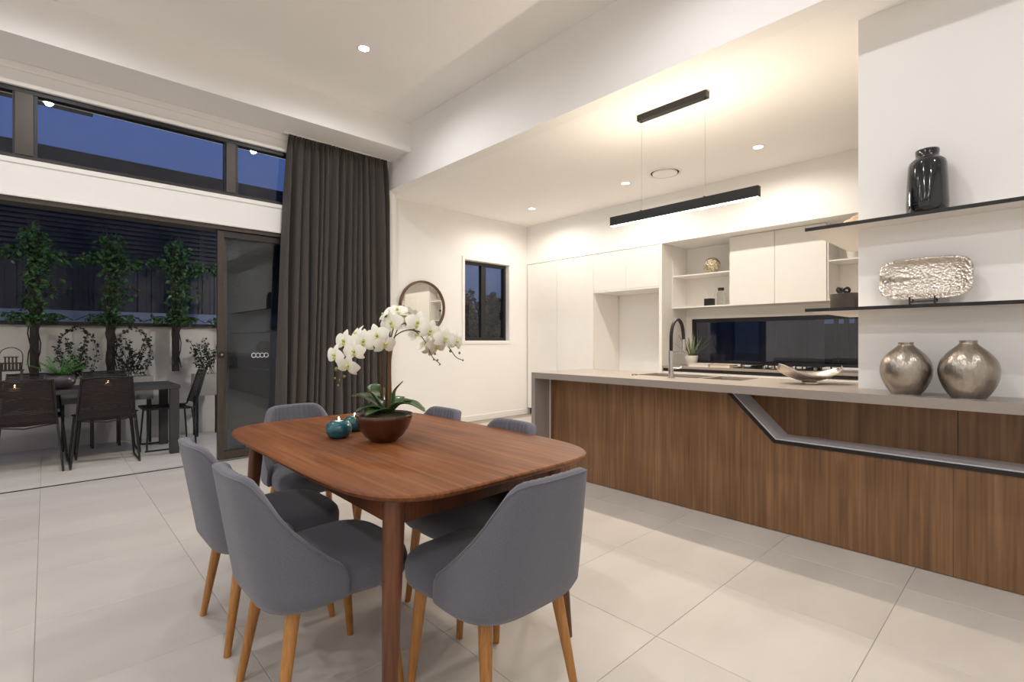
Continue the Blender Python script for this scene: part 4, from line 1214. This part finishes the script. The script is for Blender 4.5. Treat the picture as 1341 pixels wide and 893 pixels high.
# planters on legs with wiry shrubs
PLM = M('grey_planter', (150, 146, 140), 0.8, var=0.05)
pl_lab = ['pale trough planter on black legs behind the patio table middle', 'pale trough planter on black legs behind the patio table corner', 'pale trough planter on black legs beside the sliding door stile']
for i, (xx, w) in enumerate(((0.25, 0.30), (0.74, 0.34), (1.47, 0.30))):
    t = thing('planter', pl_lab[i], 'planter', (xx, 7.16, 0))
    Geo().box(xx - w / 2, xx + w / 2, 7.06, 7.26, 0.50, 0.52).box(xx - w / 2, xx - w / 2 + 0.015, 7.06, 7.26, 0.52, 0.765).box(xx + w / 2 - 0.015, xx + w / 2, 7.06, 7.26, 0.52, 0.765).box(xx - w / 2 + 0.015, xx + w / 2 - 0.015, 7.06, 7.075, 0.52, 0.765).box(xx - w / 2 + 0.015, xx + w / 2 - 0.015, 7.245, 7.26, 0.52, 0.765).build('trough', PLM, t)
    box('soil', xx - w / 2 + 0.015, xx + w / 2 - 0.015, 7.075, 7.245, 0.66, 0.74, SOIL, t)
    for sx in (-1, 1):
        for yy in (7.08, 7.24): box('leg', xx + sx * (w / 2 - 0.03) - 0.012, xx + sx * (w / 2 - 0.03) + 0.012, yy - 0.012, yy + 0.012, 0, 0.50, BLACKM, t)
    s_ = thing('wiry_shrub', ['dark wiry shrub growing in the middle trough planter', 'dark wiry shrub growing in the trough planter by the table corner', 'dark wiry shrub growing in the trough planter beside the sliding door stile'][i], 'shrub', (xx, 7.16, 0.74))
    g = Geo(); bl = []
    for q in range(11):
        a = random.uniform(0, 2 * PI); sp_ = random.uniform(0.05, 0.22); h = random.uniform(0.16, 0.52)
        tip = Vector((xx + sp_ * math.cos(a), 7.16 + 0.06 * math.sin(a), 0.74 + h))
        P = spline([(xx + random.uniform(-.1, .1), 7.16, 0.735), ((xx + tip.x) / 2, 7.16, 0.74 + h * 0.6), tip], 5)
        g.tube(P, 0.003, 5)
        for p in P[3:]: bl.append((p.x, p.y, p.z, 0.03, 0.03, 0.03, 4))
    if i < 2:
        for sg in (-1, 1):
            P = spline([(xx + sg * 0.08, 7.17, 0.735), (xx + sg * 0.16, 7.2, 1.0), (xx + sg * 0.12, 7.24, 1.22), (xx + sg * 0.02, 7.25, 1.33)], 8)
            g.tube(P, 0.0025, 5)
            for p in P: bl.append((p.x, p.y, p.z, 0.02, 0.02, 0.02, 3))
    g.build('stems', TWIG, s_); leaf_cloud('leaves', bl, 0.038, DKLEAF, s_)

# patio table
PT = M('charcoal_table', (62, 60, 58), 0.55, var=0.05)
t = thing('patio_table', 'long charcoal patio table with square legs', 'table', (0, 6.55, 0))
box('table_top', -1.45, 1.03, 6.185, 6.915, 0.675, 0.712, PT, t, bevel=0.003)
for xx in (-1.40, 0.98):
    for yy in (6.225, 6.875): box('leg', xx - 0.04, xx + 0.04, yy - 0.038, yy + 0.038, 0, 0.675, PT, t, bevel=0.002)
# string chairs
CORD = M('dark_cord', (44, 34, 31), 0.8, var=0.12, vscale=40)
def make_string_chair():
    root = thing('string_chair', 'black string chair', 'chair')
    rb = 0.009
    for s_ in (-1, 1):
        Geo().tube(spline([(s_ * 0.215, -0.185, 0.435), (s_ * 0.235, -0.205, 0.22), (s_ * 0.252, -0.215, 0.03), (s_ * 0.253, -0.19, 0.010), (s_ * 0.253, 0.20, 0.010), (s_ * 0.252, 0.225, 0.03), (s_ * 0.235, 0.215, 0.22), (s_ * 0.215, 0.20, 0.445)], 5), rb, 8).build('leg', BLACKM, root, smooth=True)
    Geo().tube(spline([(0.215, 0.225, 0.445), (0.215, 0.0, 0.44), (0.212, -0.19, 0.435), (0.21, -0.23, 0.50), (0.185, -0.315, 0.80), (0.150, -0.330, 0.832), (-0.150, -0.330, 0.832), (-0.185, -0.315, 0.80), (-0.21, -0.23, 0.50), (-0.212, -0.19, 0.435), (-0.215, 0.0, 0.44), (-0.215, 0.225, 0.445), (-0.19, 0.245, 0.445), (0.19, 0.245, 0.445), (0.215, 0.225, 0.445)], 5), rb, 8).build('frame', BLACKM, root, smooth=True)
    g = Geo()
    for k in range(33):
        u = k / 32; y = -0.212 - 0.105 * u; z = 0.475 + 0.345 * u; w = 0.21 - 0.03 * u
        g.tube([(-w, y, z), (0, y - 0.03, z), (w, y, z)], 0.0052, 5)
    o = g.build('back_cords', CORD, root); o['kind'] = 'stuff'
    g = Geo()
    for k in range(27):
        y = -0.175 + 0.405 * k / 26
        g.tube([(-0.215, y, 0.441), (0, y, 0.428), (0.215, y, 0.441)], 0.0062, 5)
    o = g.build('seat_cords', CORD, root); o['kind'] = 'stuff'
    Geo().tube([(-0.214, -0.165, 0.432), (0, -0.19, 0.405), (0.214, -0.165, 0.432)], 0.006, 6).build('stretcher', BLACKM, root, smooth=True)
    return root
sc_ = make_string_chair()
SC = [(0.415, 6.245, 0, 'black string chair with its back to the room, beside the table corner'), (-0.14, 6.245, 0, 'black string chair with its back to the room, behind the lantern end'),
      (1.00, 6.69, 90, 'black string chair at the end of the patio table'), (0.47, 6.725, 180, 'black string chair facing the room across the table beside its corner'),
      (-0.10, 6.725, 180, 'black string chair facing the room across the table behind the potted cycad')]
for i, (x, y, a, lab) in enumerate(SC):
    c_ = sc_ if i == 0 else copy_tree(sc_)
    c_.location = (x, y, 0); c_.rotation_euler = (0, 0, R(a)); c_['label'] = lab; c_['category'] = 'chair'; c_['group'] = 'string chairs around the patio table'

# cycad in a round pot
cc = (0.095, 6.42, 0.712)
t = thing('potted_cycad', 'spiky green cycad in a round dark pot on the patio table', 'potted plant', cc)
Geo().lathe([(0, 0), (0.06, 0), (0.085, 0.012), (0.115, 0.055), (0.118, 0.09), (0.105, 0.135), (0.098, 0.138), (0.095, 0.125), (0, 0.12)], cc, 32).build('pot', M('speckled_pot', (64, 58, 62), 0.35, var=0.3, vscale=25, coat=0.2), t, smooth=True)
CYC = M('cycad_leaf', (84, 148, 60), 0.45, var=0.2, vscale=20)
for i in range(22):
    a = i * 2.399 + 0.3; u = i / 22
    g = Geo()
    L_ = 0.20 + 0.07 * random.random(); lift = R(70 - 46 * u); droop = 0.14
    d = Vector((math.cos(a), math.sin(a), 0)); s_ = Vector((-d.y, d.x, 0))
    pts = [Vector(cc) + Vector((0, 0, 0.125)) + d * (L_ * k * math.cos(lift)) + Vector((0, 0, L_ * (k * math.sin(lift) - droop * k * k))) for k in [q / 8 for q in range(9)]]
    g.tube(pts, 0.002, 5)
    for k in range(1, 9):
        for sg in (-1, 1):
            l = 0.075 * math.sin(PI * (0.15 + 0.8 * k / 9)); p = pts[k]
            tip = p + s_ * sg * l + d * l * 0.7 + Vector((0, 0, 0.012))
            g.add([p - d * 0.006, p + d * 0.007, tip], [(0, 1, 2)])
    g.build('frond', CYC, t)
# lantern and glass candle holders
lc = (-0.235, 6.50, 0.712)
t = thing('lantern', 'black slatted metal lantern with a loop handle on the patio table', 'lantern', lc)
g = Geo()
for sx in (-1, 1):
    for sy in (-1, 1): g.box(lc[0] + sx * 0.07 - 0.008, lc[0] + sx * 0.07 + 0.008, lc[1] + sy * 0.07 - 0.008, lc[1] + sy * 0.07 + 0.008, 0.712, 0.90)
g.box(lc[0] - 0.08, lc[0] + 0.08, lc[1] - 0.08, lc[1] + 0.08, 0.7125, 0.727).box(lc[0] - 0.085, lc[0] + 0.085, lc[1] - 0.085, lc[1] + 0.085, 0.895, 0.907)
g.build('cage', BLACKM, t)
g = Geo()
for k in range(6):
    a = -0.06 + k * 0.024
    g.box(lc[0] + a - 0.006, lc[0] + a + 0.006, lc[1] - 0.082, lc[1] - 0.074, 0.907, 0.965).box(lc[0] + a - 0.006, lc[0] + a + 0.006, lc[1] + 0.074, lc[1] + 0.082, 0.907, 0.965)
for k in range(4):
    a = -0.036 + k * 0.024
    g.box(lc[0] + a - 0.006, lc[0] + a + 0.006, lc[1] - 0.055, lc[1] - 0.047, 0.972, 1.02)
g.box(lc[0] - 0.075, lc[0] + 0.075, lc[1] - 0.082, lc[1] + 0.082, 0.963, 0.972).box(lc[0] - 0.048, lc[0] + 0.048, lc[1] - 0.055, lc[1] + 0.055, 1.02, 1.028)
g.build('vented_top', BLACKM, t)
Geo().tube(spline([(lc[0] - 0.07, lc[1], 0.90), (lc[0] - 0.075, lc[1], 1.05), (lc[0] - 0.03, lc[1], 1.105), (lc[0] + 0.03, lc[1], 1.105), (lc[0] + 0.075, lc[1], 1.05), (lc[0] + 0.07, lc[1], 0.90)], 6), 0.004, 6).build('handle', BLACKM, t, smooth=True)
def glass_candle(x, y, z, lab):
    t = thing('glass_candle', lab, 'candle', (x, y, z))
    Geo().lathe([(0.036, 0), (0.040, 0.004), (0.042, 0.075), (0.040, 0.075), (0.038, 0.006), (0.0, 0.005)], (x, y, z), 24).build('tumbler', GLS, t, smooth=True)
    Geo().lathe([(0, 0.006), (0.036, 0.006), (0.037, 0.035), (0, 0.036)], (x, y, z), 20).build('wax', M('amber_wax_glow', (214, 170, 120), 0.5, var=0.05, emit=0.35, ecol=(1, 0.5, 0.2)), t)  # faint emission in the wax stands for the flame's light
    Geo().lathe([(0, 0.040), (0.006, 0.046), (0.007, 0.052), (0.003, 0.064), (0, 0.070)], (x, y, z), 8).build('flame', FLAME, t, smooth=True)
    lamp('candle_light', 'POINT', (x, y, z + 0.07), 0.35, (1, 0.6, 0.3), t, 0.008)
glass_candle(-0.205, 6.30, 0.712, 'lit tea light in a clear glass beside the lantern')
glass_candle(0.455, 6.42, 0.712, 'lit tea light in a clear glass near the patio table corner')

# trees and wire beyond the small window
TREE = M('night_tree_leaf', (40, 50, 40), 0.8, var=0.3, vscale=2)
for i, (x, y, h, w, lab) in enumerate(((10.9, 15.0, 3.3, 0.95, 'dark round tree seen through the left pane of the small window'), (13.4, 15.4, 3.1, 0.95, 'dark low tree seen through the small window beside the latch'),
                                       (16.2, 16.5, 2.9, 1.0, 'dark low tree furthest from the mirror beyond the small window'))):
    t = thing('tree', lab, 'tree', (x, y, -0.125))
    Geo().tube([(x, y, -0.2), (x + 0.05, y, h * 0.4), (x, y + 0.05, h * 0.7)], [0.12, 0.09, 0.05], 8).build('trunk', TWIG, t)
    bl = []
    for q in range(9):
        a = random.uniform(0, 2 * PI); r = random.uniform(0.1, 0.75) * w
        bl.append((x + r * math.cos(a), y + r * math.sin(a), h * random.uniform(0.45, 0.8), w * 0.55, w * 0.55, h * 0.24, 420))
    leaf_cloud('foliage', bl, 0.22, TREE, t)
o = Geo().tube([(4, 13.0, 4.28), (9, 13.0, 4.16), (12, 13.0, 4.2), (18, 13.0, 4.4)], 0.012, 6).build('power_line', BLACKM); tag(o, 'thin dark overhead wire crossing the small window', 'cable')
# fence outside the kitchen window with slatted gate
SFEN = M('grey_fence_board', (120, 114, 108), 0.8, var=0.1, vscale=5)
t = thing('side_fence', 'dark board fence outside the wide kitchen window', 'fence', (7.5, 2.0, -0.12))
y = 1.97
while y < 6.0:
    box('board', 7.50, 7.52, y, y + 0.196, -0.125, 2.0, SFEN, t); y += 0.2
t = thing('slat_gate', 'open vertical slat gate outside the wide kitchen window', 'gate', (7.5, 1.1, -0.12))
y = 0.2
while y < 1.92:
    box('slat', 7.49, 7.53, y, y + 0.05, -0.10, 2.0, SLAT, t); y += 0.115
box('rail', 7.531, 7.56, 0.2, 1.95, 0.2, 0.28, SLAT, t); box('rail', 7.531, 7.56, 0.2, 1.95, 1.7, 1.78, SLAT, t)

t = thing('gate_backing', 'dark board backing added behind the slat gate to block the sky', 'fence', (9.2, 1.5, -0.12))  # added backing, keeps bright sky from showing between the gate slats
y = -1.5
while y < 3.4:
    box('board', 9.20, 9.22, y, y + 0.196, -0.125, 1.45, FEN, t); y += 0.2
